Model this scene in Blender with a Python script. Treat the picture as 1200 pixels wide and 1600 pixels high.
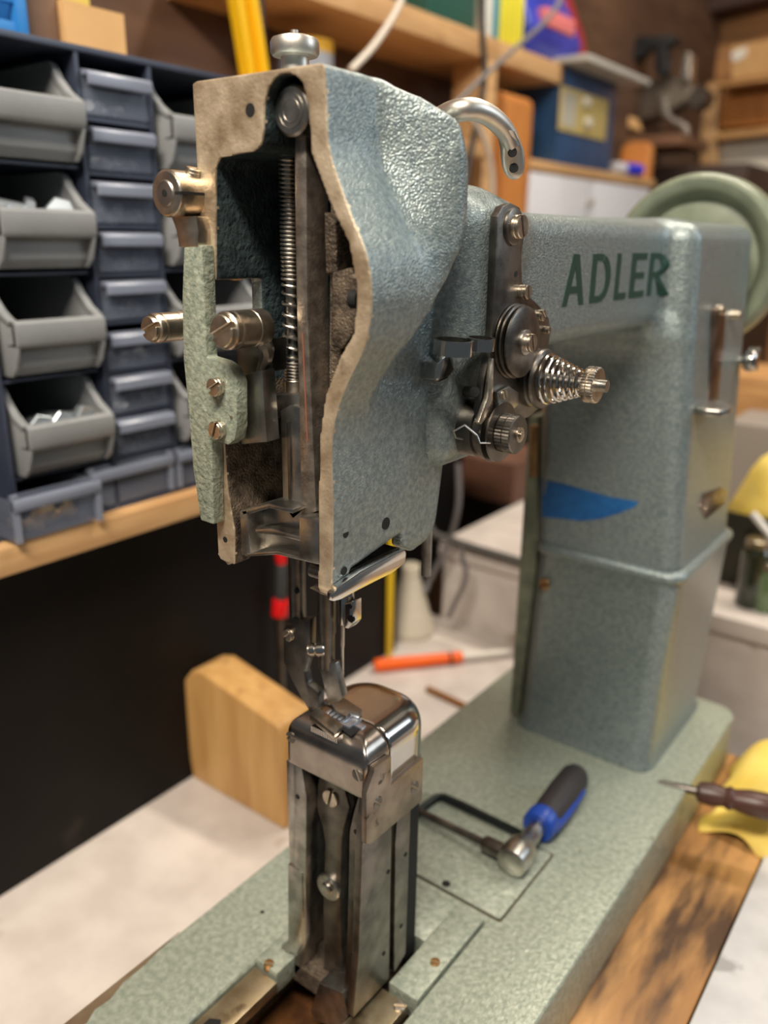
import bpy, bmesh, math, random
import numpy as np
from mathutils import Vector, Matrix, Quaternion
random.seed(7); np.random.seed(7)
SC = bpy.context.scene
for o in list(bpy.data.objects): bpy.data.objects.remove(o)
COL = SC.collection
# ------------------------------------------------------------------ camera (metres; all modelling below is in millimetres)
F = 1283.84
CAM = np.array([205.95, 0.0, 356.39])
MR = np.array([[0.79719769, 0.60359073, 0.01241299], [-0.20054278, 0.24536327, 0.94846163], [-0.56943695, 0.75860075, -0.31664879]])
cd = bpy.data.cameras.new('camera'); cam = bpy.data.objects.new('camera', cd); COL.objects.link(cam)
cd.sensor_fit = 'VERTICAL'; cd.sensor_height = 36.0; cd.sensor_width = 27.0; cd.lens = F / 1600 * 36
cd.clip_start = 0.01; cd.clip_end = 50
Rm = Matrix([[MR[0][i], MR[1][i], -MR[2][i]] for i in range(3)]).to_4x4()
cam.matrix_world = Matrix.Translation(Vector(CAM * .001)) @ Rm
cd.dof.use_dof = True; cd.dof.focus_distance = 0.328; cd.dof.aperture_fstop = 5.8
SC.camera = cam
# ------------------------------------------------------------------ world, lights, exposure
W = bpy.data.worlds.new('world'); SC.world = W; W.use_nodes = True
W.node_tree.nodes['Background'].inputs[0].default_value = (0.62, 0.72, 0.80, 1)
W.node_tree.nodes['Background'].inputs[1].default_value = 0.13
def area(name, loc, target, sx, sy, power, col):
    l = bpy.data.lights.new(name, 'AREA'); l.shape = 'RECTANGLE'; l.size = sx; l.size_y = sy; l.energy = power; l.color = col
    o = bpy.data.objects.new(name, l); COL.objects.link(o); o.location = loc
    o.rotation_euler = (Vector(target) - Vector(loc)).to_track_quat('-Z', 'Y').to_euler(); return o
area('shop_light', (0.20, -0.30, 1.14), (-0.02, 0.25, 0.3), 0.6, 0.12, 24, (1.0, 0.90, 0.77))
area('shop_light_rear', (0.1, 1.25, 1.75), (-0.1, 1.25, 0.0), 0.16, 1.1, 30, (1.0, 0.89, 0.74))
area('door_light', (1.7, 1.55, 1.25), (0.05, 0.45, 0.3), 0.9, 0.9, 13, (0.80, 0.91, 1.0))
vs = SC.view_settings
vs.view_transform = 'Standard'; vs.look = 'None'; vs.gamma = 1.0; vs.use_curve_mapping = False; vs.exposure = 0.0

# ------------------------------------------------------------------ helpers
def ray(px, py):
    return MR.T @ np.array([(px - 600) / F, -(py - 800) / F, 1.0])
def on(axis, v, px, py):            # point of the plane axis = v (mm) that lies in direction (px, py) of the survey photo
    d = ray(px, py); t = (v - CAM[axis]) / d[axis]; return CAM + t * d
def ax(v, pts): return [tuple(on(0, v, *p)[[1, 2]]) for p in pts]
def ay(v, pts): return [tuple(on(1, v, *p)[[0, 2]]) for p in pts]
def az(v, pts): return [tuple(on(2, v, *p)[[0, 1]]) for p in pts]
def X1(v, px, py): q = on(0, v, px, py); return (float(v), float(q[1]), float(q[2]))
def Y1(v, px, py): q = on(1, v, px, py); return (float(q[0]), float(v), float(q[2]))
def Z1(v, px, py): q = on(2, v, px, py); return (float(q[0]), float(q[1]), float(v))

def lin(c):
    c = c / 255.0
    return c / 12.92 if c <= 0.04045 else ((c + 0.055) / 1.055) ** 2.4
def rgb(r, g, b): return (lin(r), lin(g), lin(b), 1)
MATS = {}
def mat(name, c1, c2=None, scale=40.0, rough=0.5, metal=0.0, bump=0.0, bscale=None, detail=4.0, stretch=None, rough2=None, alpha=None, spec=0.5, c3=None, wave=None, coat=0.0, contrast=(0.35, 0.65), bdetail=2.0, trans=0.0, crough=0.15):
    if name in MATS: return MATS[name]
    m = bpy.data.materials.new(name); m.use_nodes = True; nt = m.node_tree; N = nt.nodes; L = nt.links
    b = N['Principled BSDF']; b.inputs['Roughness'].default_value = rough; b.inputs['Metallic'].default_value = metal
    b.inputs['Specular IOR Level'].default_value = spec
    b.inputs['Coat Weight'].default_value = coat; b.inputs['Coat Roughness'].default_value = crough
    b.inputs['Base Color'].default_value = c1
    b.inputs['Transmission Weight'].default_value = trans
    tc = N.new('ShaderNodeTexCoord'); mp = N.new('ShaderNodeMapping'); L.new(tc.outputs['Object'], mp.inputs['Vector'])
    if stretch: mp.inputs['Scale'].default_value = stretch
    if c2 is not None:
        if wave:
            t = N.new('ShaderNodeTexWave'); t.inputs['Scale'].default_value = wave[0]; t.inputs['Distortion'].default_value = wave[1]
            t.inputs['Detail'].default_value = 3; t.inputs['Detail Scale'].default_value = wave[2]; t.bands_direction = wave[3]; out = t.outputs['Fac']
        else:
            t = N.new('ShaderNodeTexNoise'); t.inputs['Scale'].default_value = scale; t.inputs['Detail'].default_value = detail; out = t.outputs['Fac']
        L.new(mp.outputs[0], t.inputs['Vector'])
        r = N.new('ShaderNodeValToRGB'); r.color_ramp.elements[0].color = c1; r.color_ramp.elements[1].color = c2
        r.color_ramp.elements[0].position, r.color_ramp.elements[1].position = contrast
        L.new(out, r.inputs[0]); src = r.outputs[0]
        if c3 is not None:     # stains / chips with a shape of their own
            t3 = N.new('ShaderNodeTexNoise'); t3.inputs['Scale'].default_value = c3[1]; t3.inputs['Detail'].default_value = 6; L.new(mp.outputs[0], t3.inputs['Vector'])
            r3 = N.new('ShaderNodeValToRGB'); r3.color_ramp.elements[0].position = c3[2]; r3.color_ramp.elements[1].position = c3[2] + c3[3]
            L.new(t3.outputs['Fac'], r3.inputs[0]); mx = N.new('ShaderNodeMixRGB'); mx.inputs[2].default_value = c3[0]
            L.new(r3.outputs[0], mx.inputs[0]); L.new(src, mx.inputs[1]); src = mx.outputs[0]
        L.new(src, b.inputs['Base Color'])
        if rough2 is not None:
            mr = N.new('ShaderNodeMapRange'); mr.inputs[3].default_value = rough; mr.inputs[4].default_value = rough2
            L.new(out, mr.inputs[0]); L.new(mr.outputs[0], b.inputs['Roughness'])
    if bump:
        t2 = N.new('ShaderNodeTexNoise'); t2.inputs['Scale'].default_value = bscale or scale; t2.inputs['Detail'].default_value = bdetail
        L.new(mp.outputs[0], t2.inputs['Vector'])
        bp = N.new('ShaderNodeBump'); bp.inputs['Strength'].default_value = min(1.0, bump); bp.inputs['Distance'].default_value = 0.001
        L.new(t2.outputs['Fac'], bp.inputs['Height']); L.new(bp.outputs[0], b.inputs['Normal'])
    if alpha is not None:
        b.inputs['Alpha'].default_value = alpha
    MATS[name] = m; return m

M_PAINT = mat('hammered_blue_green_paint', rgb(108, 122, 125), rgb(142, 153, 151), 500, 0.40, 0.5, 0.5, 1150, spec=0.6, coat=0.7, crough=0.34, detail=3, bdetail=1.0)
M_BEDP = mat('hammered_green_bed_paint', rgb(134, 143, 130), rgb(162, 168, 154), 300, 0.40, 0.25, 0.55, 420, coat=0.15, c3=(rgb(96, 92, 72), 120, 0.70, 0.04))
M_LEVP = mat('hammered_light_green_paint', rgb(124, 134, 120), rgb(162, 168, 151), 360, 0.38, 0.2, 0.7, 520, c3=(rgb(92, 88, 66), 150, 0.70, 0.03))
M_MACH = mat('worn_machined_iron', rgb(172, 150, 122), rgb(228, 210, 182), 90, 0.42, 0.75, 0.25, 700, c3=(rgb(110, 88, 62), 60, 0.62, 0.12), rough2=0.55)
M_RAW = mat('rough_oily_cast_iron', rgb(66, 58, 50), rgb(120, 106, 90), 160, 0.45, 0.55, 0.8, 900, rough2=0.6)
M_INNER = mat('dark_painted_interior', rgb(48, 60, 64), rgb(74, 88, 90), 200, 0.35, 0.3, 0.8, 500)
M_STEEL = mat('brushed_steel', rgb(150, 146, 140), rgb(196, 192, 184), 120, 0.28, 1.0, 0.06, 900, rough2=0.38)
M_DSTEEL = mat('dark_oiled_steel', rgb(92, 88, 84), rgb(132, 126, 118), 90, 0.32, 1.0, 0.05, 900, rough2=0.42)
M_CHROME = mat('polished_chrome', rgb(190, 186, 180), rgb(214, 210, 204), 30, 0.12, 1.0, rough2=0.2)
M_NICK = mat('worn_nickel', rgb(176, 164, 148), rgb(214, 204, 188), 140, 0.25, 1.0, 0.1, 800, rough2=0.4)
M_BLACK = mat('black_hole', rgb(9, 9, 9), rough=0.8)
M_BRONZE = mat('bronze', rgb(130, 98, 62), rgb(170, 132, 88), 120, 0.4, 0.9)
M_LETTER = mat('dark_green_print', rgb(22, 58, 46), rough=0.45)
M_TAPE = mat('blue_masking_tape', rgb(18, 84, 146), rgb(26, 98, 160), 180, 0.6, 0, 0.15, 900)

M_SATIN = mat('satin_nickel', rgb(204, 196, 184), rgb(226, 220, 210), 60, .36, 1.0, rough2=.46)

class G:
    def __init__(s): s.v = []; s.f = []
    def add(s, v, f):
        n = len(s.v); s.v += [tuple(map(float, p)) for p in v]; s.f += [tuple(i + n for i in q) for q in f]; return s
    def box(s, x0, x1, y0, y1, z0, z1):
        return s.add([(x, y, z) for x in (x0, x1) for y in (y0, y1) for z in (z0, z1)],
                     [(0, 1, 3, 2), (4, 6, 7, 5), (0, 4, 5, 1), (2, 3, 7, 6), (0, 2, 6, 4), (1, 5, 7, 3)])
    def prism(s, poly, axis, a, b):
        def P(p, t): return {'x': (t, p[0], p[1]), 'y': (p[0], t, p[1]), 'z': (p[0], p[1], t)}[axis]
        n = len(poly); v = [P(p, a) for p in poly] + [P(p, b) for p in poly]
        return s.add(v, [tuple(range(n)), tuple(range(2 * n - 1, n - 1, -1))] + [(i, (i + 1) % n, n + (i + 1) % n, n + i) for i in range(n)])
    def lathe(s, o, axis, prof, n=24, knurl=0.0, krange=None):
        a = Vector(axis).normalized(); u = a.orthogonal().normalized(); w = a.cross(u); o = Vector(o); v = []
        for k, (r, h) in enumerate(prof):
            for i in range(n):
                t = 2 * math.pi * i / n; rr = r
                if knurl and krange[0] <= k <= krange[1] and i % 2: rr = r - knurl
                v.append(o + a * h + (u * math.cos(t) + w * math.sin(t)) * rr)
        f = [tuple(range(n - 1, -1, -1))]
        for k in range(len(prof) - 1):
            for i in range(n): f.append((k * n + i, k * n + (i + 1) % n, (k + 1) * n + (i + 1) % n, (k + 1) * n + i))
        f.append(tuple((len(prof) - 1) * n + i for i in range(n)))
        return s.add(v, f)
    def cyl(s, p0, p1, r, r1=None, n=20):
        d = Vector(p1) - Vector(p0); return s.lathe(p0, d, [(r, 0), (r if r1 is None else r1, d.length)], n)
    def tube(s, pts, r, n=10, flat=None):
        pts = [Vector(p) for p in pts]; m = len(pts); rr = r if isinstance(r, (list, tuple)) else [r] * m
        T = [(pts[min(i + 1, m - 1)] - pts[max(i - 1, 0)]).normalized() for i in range(m)]
        u = T[0].orthogonal().normalized(); v = []
        for i in range(m):
            u = (u - T[i] * u.dot(T[i])).normalized(); w = T[i].cross(u)
            for k in range(n):
                t = 2 * math.pi * k / n; v.append(pts[i] + (u * math.cos(t) + w * math.sin(t)) * rr[i])
        f = [tuple(range(n - 1, -1, -1))] + [(i * n + k, i * n + (k + 1) % n, (i + 1) * n + (k + 1) % n, (i + 1) * n + k) for i in range(m - 1) for k in range(n)] + [tuple((m - 1) * n + k for k in range(n))]
        return s.add(v, f)
    def ring(s, o, axis, r0, r1, h, n=28):
        a = Vector(axis).normalized(); u = a.orthogonal().normalized(); w = a.cross(u); o = Vector(o); v = []
        for r, k in ((r0, 0), (r1, 0), (r1, h), (r0, h)):
            for i in range(n):
                t = 2 * math.pi * i / n; v.append(o + a * k + (u * math.cos(t) + w * math.sin(t)) * r)
        return s.add(v, [(k * n + i, k * n + (i + 1) % n, ((k + 1) % 4) * n + (i + 1) % n, ((k + 1) % 4) * n + i) for k in range(4) for i in range(n)])
    def loft(s, rings):
        n = len(rings[0]); v = [p for r in rings for p in r]
        f = [tuple(range(n - 1, -1, -1))] + [(i * n + k, i * n + (k + 1) % n, (i + 1) * n + (k + 1) % n, (i + 1) * n + k) for i in range(len(rings) - 1) for k in range(n)] + [tuple((len(rings) - 1) * n + k for k in range(n))]
        return s.add(v, f)
    def mesh(s, name, bevel=0.0, seg=2, smooth=35, shift=(0, 0, 0), sub=0):
        bm = bmesh.new(); vs_ = [bm.verts.new(((p[0] - shift[0]) * .001, (p[1] - shift[1]) * .001, (p[2] - shift[2]) * .001)) for p in s.v]
        for q in s.f:
            try: bm.faces.new([vs_[i] for i in q])
            except ValueError: pass
        bmesh.ops.recalc_face_normals(bm, faces=bm.faces[:])
        if bevel:
            E = [e for e in bm.edges if len(e.link_faces) == 2 and e.calc_face_angle(0) > 0.6]
            bmesh.ops.bevel(bm, geom=E, offset=bevel * .001, segments=seg, profile=0.6, affect='EDGES', clamp_overlap=True)
        me = bpy.data.meshes.new(name); bm.to_mesh(me); bm.free()
        me.shade_smooth(); me.set_sharp_from_angle(angle=math.radians(smooth)); return me
    def build(s, name, m, parent=None, bevel=0.0, seg=2, smooth=35, **kw):
        return put(name, s.mesh(name, bevel, seg, smooth), m, parent, **kw)
WP = {}
def put(name, me, m, parent=None, loc=(0, 0, 0), rot=None, kind=None):
    o = bpy.data.objects.new(name, me); COL.objects.link(o)
    if m is not None and me is not None and not me.materials: me.materials.append(m)
    base = WP.get(parent.name, Vector((0, 0, 0))) if parent else Vector((0, 0, 0))
    w = Vector(loc) * .001; o.location = w - base; WP[o.name] = w
    if rot is not None: o.rotation_mode = 'QUATERNION'; o.rotation_quaternion = rot
    if parent: o.parent = parent
    if kind: o['kind'] = kind
    return o
def thing(name, label, cat, loc=(0, 0, 0), group=None):
    o = put(name, None, None, None, loc); o['label'] = label; o['category'] = cat
    if group: o['group'] = group
    return o
def tag(o, label, cat, group=None):
    o['label'] = label; o['category'] = cat
    if group: o['group'] = group
    return o
def struct(o): o['kind'] = 'structure'; return o
def qz(axis, roll=0.0):
    return Vector((0, 0, 1)).rotation_difference(Vector(axis).normalized()) @ Quaternion((0, 0, 1), roll)
def rrect(x0, x1, y0, y1, r, n=5):
    P = []
    for cx, cy, a in ((x1 - r, y1 - r, 0), (x0 + r, y1 - r, 90), (x0 + r, y0 + r, 180), (x1 - r, y0 + r, 270)):
        for i in range(n + 1):
            t = math.radians(a + 90 * i / n); P.append((cx + r * math.cos(t), cy + r * math.sin(t)))
    return P
def catmull(pts, k=6):
    P = [Vector(p) for p in pts]; P = [P[0] * 2 - P[1]] + P + [P[-1] * 2 - P[-2]]; out = []
    for i in range(1, len(P) - 2):
        for j in range(k):
            t = j / k; a, b, c, d = P[i - 1], P[i], P[i + 1], P[i + 2]
            out.append(0.5 * ((2 * b) + (c - a) * t + (2 * a - 5 * b + 4 * c - d) * t * t + (3 * b - a - 3 * c + d) * t ** 3))
    out.append(P[-2]); return out
SCREW = {}
def screw(parent, loc, axis, r=3.0, h=2.0, roll=0.5, m=None, name='screw'):
    key = (round(r, 1), round(h, 1))
    if key not in SCREW:
        g = G(); sw = r * 0.16; n = 12
        dz = max(h * .5, r * .42); g.lathe((0, 0, -3), (0, 0, 1), [(r, 0), (r, 3 + h - dz)], 20)
        for sg in (1, -1):
            P = []
            a0 = math.asin(sw / r)
            for i in range(n + 1):
                t = a0 + (math.pi - 2 * a0) * i / n; P.append((r * math.cos(t), sg * r * math.sin(t)))
            g.prism(P, 'z', h - dz, h)
        SCREW[key] = g.mesh('screw', bevel=r * 0.07, seg=1)
    return put(name, SCREW[key], m or M_NICK, parent, loc, qz(axis, roll))
HOLE = {}
def hole(parent, loc, axis, r=1.5):
    r = round(r, 1)
    if r not in HOLE: HOLE[r] = G().lathe((0, 0, -1), (0, 0, 1), [(r, 0), (r, 1.12)], 14).mesh('screw_hole')
    return put('screw_hole', HOLE[r], M_BLACK, parent, loc, qz(axis))

# ---- signed distance fields -> surface nets (cast bodies with true fillets)
def surfnets(fn, lo, hi, h):
    lo = np.array(lo, float); n = np.ceil((np.array(hi) - lo) / h).astype(int) + 1
    g = [(lo[i] + h * np.arange(n[i])).astype(np.float32) for i in range(3)]
    V = np.broadcast_to(fn(g[0][:, None, None], g[1][None, :, None], g[2][None, None, :]), tuple(n)).astype(np.float32)
    S = V < 0; cnt = np.zeros(tuple(n - 1), np.int8)
    offs = [(i, j, k) for i in (0, 1) for j in (0, 1) for k in (0, 1)]
    for i, j, k in offs: cnt += S[i:n[0] - 1 + i, j:n[1] - 1 + j, k:n[2] - 1 + k]
    act = (cnt > 0) & (cnt < 8); idx = np.argwhere(act); cm = -np.ones(act.shape, np.int64); cm[act] = np.arange(len(idx))
    vals = np.stack([V[idx[:, 0] + o[0], idx[:, 1] + o[1], idx[:, 2] + o[2]] for o in offs], 1)
    acc = np.zeros((len(idx), 3)); c = np.zeros(len(idx))
    for a in range(8):
        for b in range(a + 1, 8):
            if sum(abs(offs[a][q] - offs[b][q]) for q in range(3)) != 1: continue
            va, vb = vals[:, a], vals[:, b]; mk = (va < 0) != (vb < 0)
            t = np.where(mk, va / np.where(mk, va - vb, 1), 0)[:, None]
            acc += mk[:, None] * (np.array(offs[a]) + t * (np.array(offs[b]) - np.array(offs[a]))); c += mk
    verts = lo + h * (idx + acc / c[:, None]); faces = []
    for a in range(3):
        b, d = (a + 1) % 3, (a + 2) % 3
        s0 = [slice(None)] * 3; s1 = [slice(None)] * 3; s0[a] = slice(0, -1); s1[a] = slice(1, None)
        ch = S[tuple(s0)] != S[tuple(s1)]; e = np.argwhere(ch)
        e = e[(e[:, b] > 0) & (e[:, d] > 0) & (e[:, b] < n[b] - 1) & (e[:, d] < n[d] - 1)]
        eb = np.zeros(3, int); eb[b] = 1; ed = np.zeros(3, int); ed[d] = 1
        q = np.stack([cm[tuple((e - w).T)] for w in (eb * 0, eb, eb + ed, ed)], 1)
        fl = S[tuple(e.T)]; q[~fl] = q[~fl][:, ::-1]; faces.append(q)
    return verts, np.concatenate(faces)
def npmesh(name, v, f):
    me = bpy.data.meshes.new(name); me.vertices.add(len(v)); me.vertices.foreach_set('co', (v * .001).ravel().astype(np.float32))
    me.loops.add(f.size); me.loops.foreach_set('vertex_index', f.ravel().astype(np.int32)); me.polygons.add(len(f))
    me.polygons.foreach_set('loop_start', (np.arange(len(f)) * 4).astype(np.int32))
    me.update(calc_edges=True); me.validate(); me.shade_smooth(); return me
def smax(a, b, k): h = np.clip(0.5 + 0.5 * (a - b) / k, 0, 1); return b + (a - b) * h + k * h * (1 - h)
def smin(a, b, k): return -smax(-a, -b, k)
def sbox(x, y, z, x0, x1, y0, y1, z0, z1, r):
    qx = np.abs(x - (x0 + x1) / 2) - (x1 - x0) / 2 + r; qy = np.abs(y - (y0 + y1) / 2) - (y1 - y0) / 2 + r; qz_ = np.abs(z - (z0 + z1) / 2) - (z1 - z0) / 2 + r
    return np.sqrt(np.maximum(qx, 0) ** 2 + np.maximum(qy, 0) ** 2 + np.maximum(qz_, 0) ** 2) + np.minimum(np.maximum(np.maximum(qx, qy), qz_), 0) - r
def spoly(u, v, P):
    u, v = np.broadcast_arrays(u, v); d = np.full(u.shape, 1e9, np.float32); ins = np.zeros(u.shape, bool); n = len(P)
    for i in range(n):
        ax_, ay_ = P[i]; bx, by = P[(i + 1) % n]; ex, ey = bx - ax_, by - ay_
        t = np.clip(((u - ax_) * ex + (v - ay_) * ey) / (ex * ex + ey * ey + 1e-9), 0, 1)
        d = np.minimum(d, (u - ax_ - t * ex) ** 2 + (v - ay_ - t * ey) ** 2)
        if ey != 0:
            ins ^= ((ay_ > v) != (by > v)) & (u < ex * (v - ay_) / ey + ax_)
    d = np.sqrt(d); return np.where(ins, -d, d)
def ss(a, b, t): t = np.clip((t - a) / (b - a), 0, 1); return t * t * (3 - 2 * t)
# ================================================================== SEWING MACHINE: castings
RT = thing('sewing_machine', 'blue-green hammered-paint post-bed sewing machine with open face and ADLER on its arm', 'sewing machine', (0, 300, -45))
# ---- bed with a notch for the post
rr_ = rrect(-89, 89, 112, 634, 16)
rear = [p for p in rr_ if p[1] > 300]
bed_out = rear + [(-89, 118), (-85, 112), (-43, 112), (-43, 322), (38, 322), (38, 112), (85, 112), (89, 118)]
bed = G().prism(bed_out, 'z', -44, 0).build('bed', M_BEDP, RT, bevel=2.2, seg=3)
# sump below the notch
G().box(-43, 38, 112, 322, -44, -38).build('oil_sump', mat('oily_sump', rgb(70, 44, 26), rgb(110, 72, 40), 60, 0.35, 0.1), bed)
# post base plate (painted, U shaped round the post)
pb = G()
pb.box(-42.6, -28, 226, 321.4, -12, 1.2); pb.box(-28, 20, 289, 321.4, -12, 1.2); pb.box(20, 37.2, 257, 321.4, -12, 1.2)
pbp = pb.build('post_base_plate', M_BEDP, RT, bevel=0.6)
screw(pbp, Z1(1.2, 420, 1506), (0, 0, 1), 2.6, 0.8, m=M_BRONZE); screw(pbp, Z1(1.2, 680, 1504), (0, 0, 1), 2.6, 0.8, m=M_BRONZE)
# cover plate behind the post
cp = G().prism(rrect(-50, 44, 327, 391, 2), 'z', -1, 1.0).build('bed_cover_plate', M_BEDP, RT, bevel=0.5)
G().prism(rrect(-51, 45.2, 325.6, 392.2, 2), 'z', -1, 0.25).build('cover_gap', mat('gap_shade', rgb(66, 58, 42), rough=0.7), cp)  # dark sheet painted in for the shaded gap round the cover plate
hole(cp, Z1(1.0, 697, 1381), (0, 0, 1), 2.6)
hole(bed, Z1(0.1, 410, 1425), (0, 0, 1), 1.2)
# slide plates at the front of the notch
spl = G(); spl.prism([(-42, 112), (-26.5, 112), (-26.5, 224.5), (-42, 224.5)], 'z', -9, -2).build('slide_plate', mat('worn_brassy_steel', rgb(150, 134, 104), rgb(186, 172, 144), 70, 0.35, 0.85, c3=(rgb(92, 74, 50), 50, .6, .1)), RT, bevel=0.6)
wr = G().prism([(-88.9, 118), (-80, 113), (-78.5, 120), (-81, 128), (-79, 136), (-82, 144), (-81, 152), (-84, 158), (-83, 166), (-86, 176), (-86.2, 190), (-88, 200), (-88.9, 214)], 'z', -.4, .12).build('worn_edge', mat('bare_brown_iron', rgb(104, 86, 66), rgb(126, 108, 86), 60, .5, .4), bed)
s2 = G().prism([(6, 150), (34, 150), (34, 254), (18, 254)], 'z', -9, -1).build('slide_plate', MATS['worn_brassy_steel'], RT, bevel=0.6)
G().prism([(-38, 160), (-33, 158), (-30.5, 160), (-30.5, 190), (-33, 193), (-38, 190)], 'z', -2.2, -1.93).build('slot', M_BLACK, RT)
screw(s2, Z1(-1, 624, 1573), (0, 0, 1), 2.8, 0.8, m=M_NICK)

# ---- head casing
rim_px = [(507, 60), (507, 97), (512, 235), (545, 330), (575, 400), (583, 470), (572, 540), (545, 590), (522, 650), (517, 700), (520, 800), (518, 930), (518, 980)]
rim = ay(217, rim_px); rz = np.array([p[1] for p in rim])[::-1]; rx = np.array([p[0] for p in rim])[::-1]
zz = np.linspace(200, 420, 441); xx = np.interp(zz, rz, rx)
for _ in range(14): xx = np.convolve(np.pad(xx, 3, 'edge'), np.ones(7) / 7, 'valid')
cav = ay(217, [(412, 205), (413, 160), (419, 136), (429, 120), (446, 113), (462, 117), (474, 132), (483, 180), (485, 235), (517, 320), (545, 380), (558, 450), (553, 520), (530, 560), (508, 620), (500, 680), (497, 800), (497, 1000),
                (366, 1000), (366, 830), (354, 760), (350, 690), (340, 560), (337, 440), (337, 262), (343, 247), (398, 236), (408, 225)])
def head_sdf(x, y, z):
    prof = np.interp(z, zz, xx).astype(np.float32)
    T = np.interp(z, [300, 318, 335, 352, 385, 396, 404, 409], [14, 24, 36.5, 41, 41, 39.5, 36, 31]).astype(np.float32)
    yst = np.interp(z, [310, 330, 360, 410], [252, 250, 243, 241])
    yb = np.interp(z, [300, 318, 328, 343, 366, 381, 393, 402, 405, 410], [234, 240, 248, 260, 267, 266.5, 262, 252, 245, 236]) 
    up = 0.3 * ss(0, 1, (y - yst - 2) / 19.0) + 0.7 * np.clip((y - yst - 2) / 17.5, 0, 1)
    xr = prof + np.maximum(0, T - prof) * up
    low = np.interp(z, [225, 300, 330, 410], [18.5, 19, 21, 20])
    dn = ss(0, 1, (y - yb) / 10.0) * np.interp(z, [285, 305], [0, 1])
    xr = xr + (low - xr) * dn
    # lower body tucks in towards the rear
    xr = xr - 4 * ss(286, 302, y) * np.interp(z, [250, 300], [1, 0.3])
    dR = (x - xr) * 0.8
    dL = -44.5 - x
    ztop = 408.0
    dT = z - ztop
    ybk = np.interp(z, [220, 236, 262, 300, 412], [287, 295, 301, 302, 300])
    dB = y - ybk
    zb = np.interp(y, [216, 227, 228.5, 262, 264.5, 272, 284, 292, 300], [226, 226, 233, 239, 232, 228, 230, 238, 252])
    dBt = (zb - z) * 0.7
    d = smax(dR, dT, 2.5 + 8 * ss(236, 262, y)); d = smax(d, dL, 2)
    d = smax(d, smax(dB, dT, 34), 0.05 + 12 * ss(252, 284, y))
    d = smax(d, dBt, 3)
    d = np.maximum(d, 217.0 - y)
    c = np.maximum(spoly(x, z, cav) , y - 284)
    c = np.maximum(c, 200 - y); c = np.maximum(c, z - 406.3)
    c = np.maximum(c, x - np.interp(y, [217, 236, 250], [60, 31, 12]))
    d = np.maximum(d, -c)
    # window in the left wall, and the step of the lower left flange
    w = np.maximum(np.maximum(x + 20, 200 - y), np.maximum(z - 340.5, 287 - z)); w = np.maximum(w, y - 242)
    d = np.maximum(d, -w)
    return d
hv, hf = surfnets(head_sdf, (-50, 213.2, 218), (46, 306, 412), 1.0)
hm = npmesh('head_casing', hv, hf)
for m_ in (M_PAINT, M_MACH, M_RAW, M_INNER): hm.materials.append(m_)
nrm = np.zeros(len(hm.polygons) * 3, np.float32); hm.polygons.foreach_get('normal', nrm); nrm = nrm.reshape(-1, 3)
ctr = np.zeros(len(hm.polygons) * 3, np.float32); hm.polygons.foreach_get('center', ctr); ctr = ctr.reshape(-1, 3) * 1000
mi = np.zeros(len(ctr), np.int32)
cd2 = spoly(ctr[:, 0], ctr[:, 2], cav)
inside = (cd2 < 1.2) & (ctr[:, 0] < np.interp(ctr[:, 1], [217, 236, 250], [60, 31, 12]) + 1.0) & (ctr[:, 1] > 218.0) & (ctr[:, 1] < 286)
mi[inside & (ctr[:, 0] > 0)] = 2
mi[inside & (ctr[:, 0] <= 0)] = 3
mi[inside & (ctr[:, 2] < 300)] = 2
face = (ctr[:, 1] < 217.9 + 0.35 * np.sin(ctr[:, 2] * 1.3) * np.sin(ctr[:, 2] * .37 + 1))
mi[face] = 1
hm.polygons.foreach_set('material_index', mi); hm.set_sharp_from_angle(angle=math.radians(38))
head = put('head_casing', hm, None, RT)
for q in ((391, 172), ): hole(head, Y1(217, *q), (0, -1, 0), 2.2)
hole(head, Y1(217, 352, 843), (0, -1, 0), 1.3)
for q, r in (((540, 834), 1.7), ((603, 818), 2.6), ((538, 892), 1.7)): hole(head, X1(19.2 if r < 2 else 19.3, *q), (1, 0, 0), r)
screw(head, Y1(252, 366, 427), (0, -1, 0), 3.0, 1.6, m=M_BRONZE)

# ---- arm and upper column
def arm_sdf(x, y, z):
    arm = sbox(x, y, z, -44, 34, 288, 540, 308, 367.5, 9)
    boss = sbox(x, y, z, -38, 27, 276, 322, 262, 377, 13)
    bossr = sbox(x, y, z, 0, 33, 302, 330, 345, 369, 9)
    t = np.clip((z - 150) / 217, 0, 1)
    x0 = -40 - 7 * t; x1 = 63 - 13 * t
    y0 = 506 - 6 * t; y1 = 626 + 2 * t
    col = sbox((x - (x0 + x1) / 2) * (100 / (x1 - x0)), (y - (y0 + y1) / 2) * (120 / (y1 - y0)), z, -50, 50, -60, 60, 120, 367.5, 11)
    kk = np.interp(z, [300, 318], [30, 9]).astype(np.float32); d = smin(arm, col, kk); d = smin(d, boss, 14); d = smin(d, bossr, 8)
    return np.maximum(d, 151.0 - z)
av, af = surfnets(arm_sdf, (-56, 270, 146), (72, 636, 382), 2.0)
am = npmesh('arm_and_column', av, af); am.set_sharp_from_angle(angle=math.radians(45))
arm = put('arm_and_column', am, M_PAINT, RT)
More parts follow.
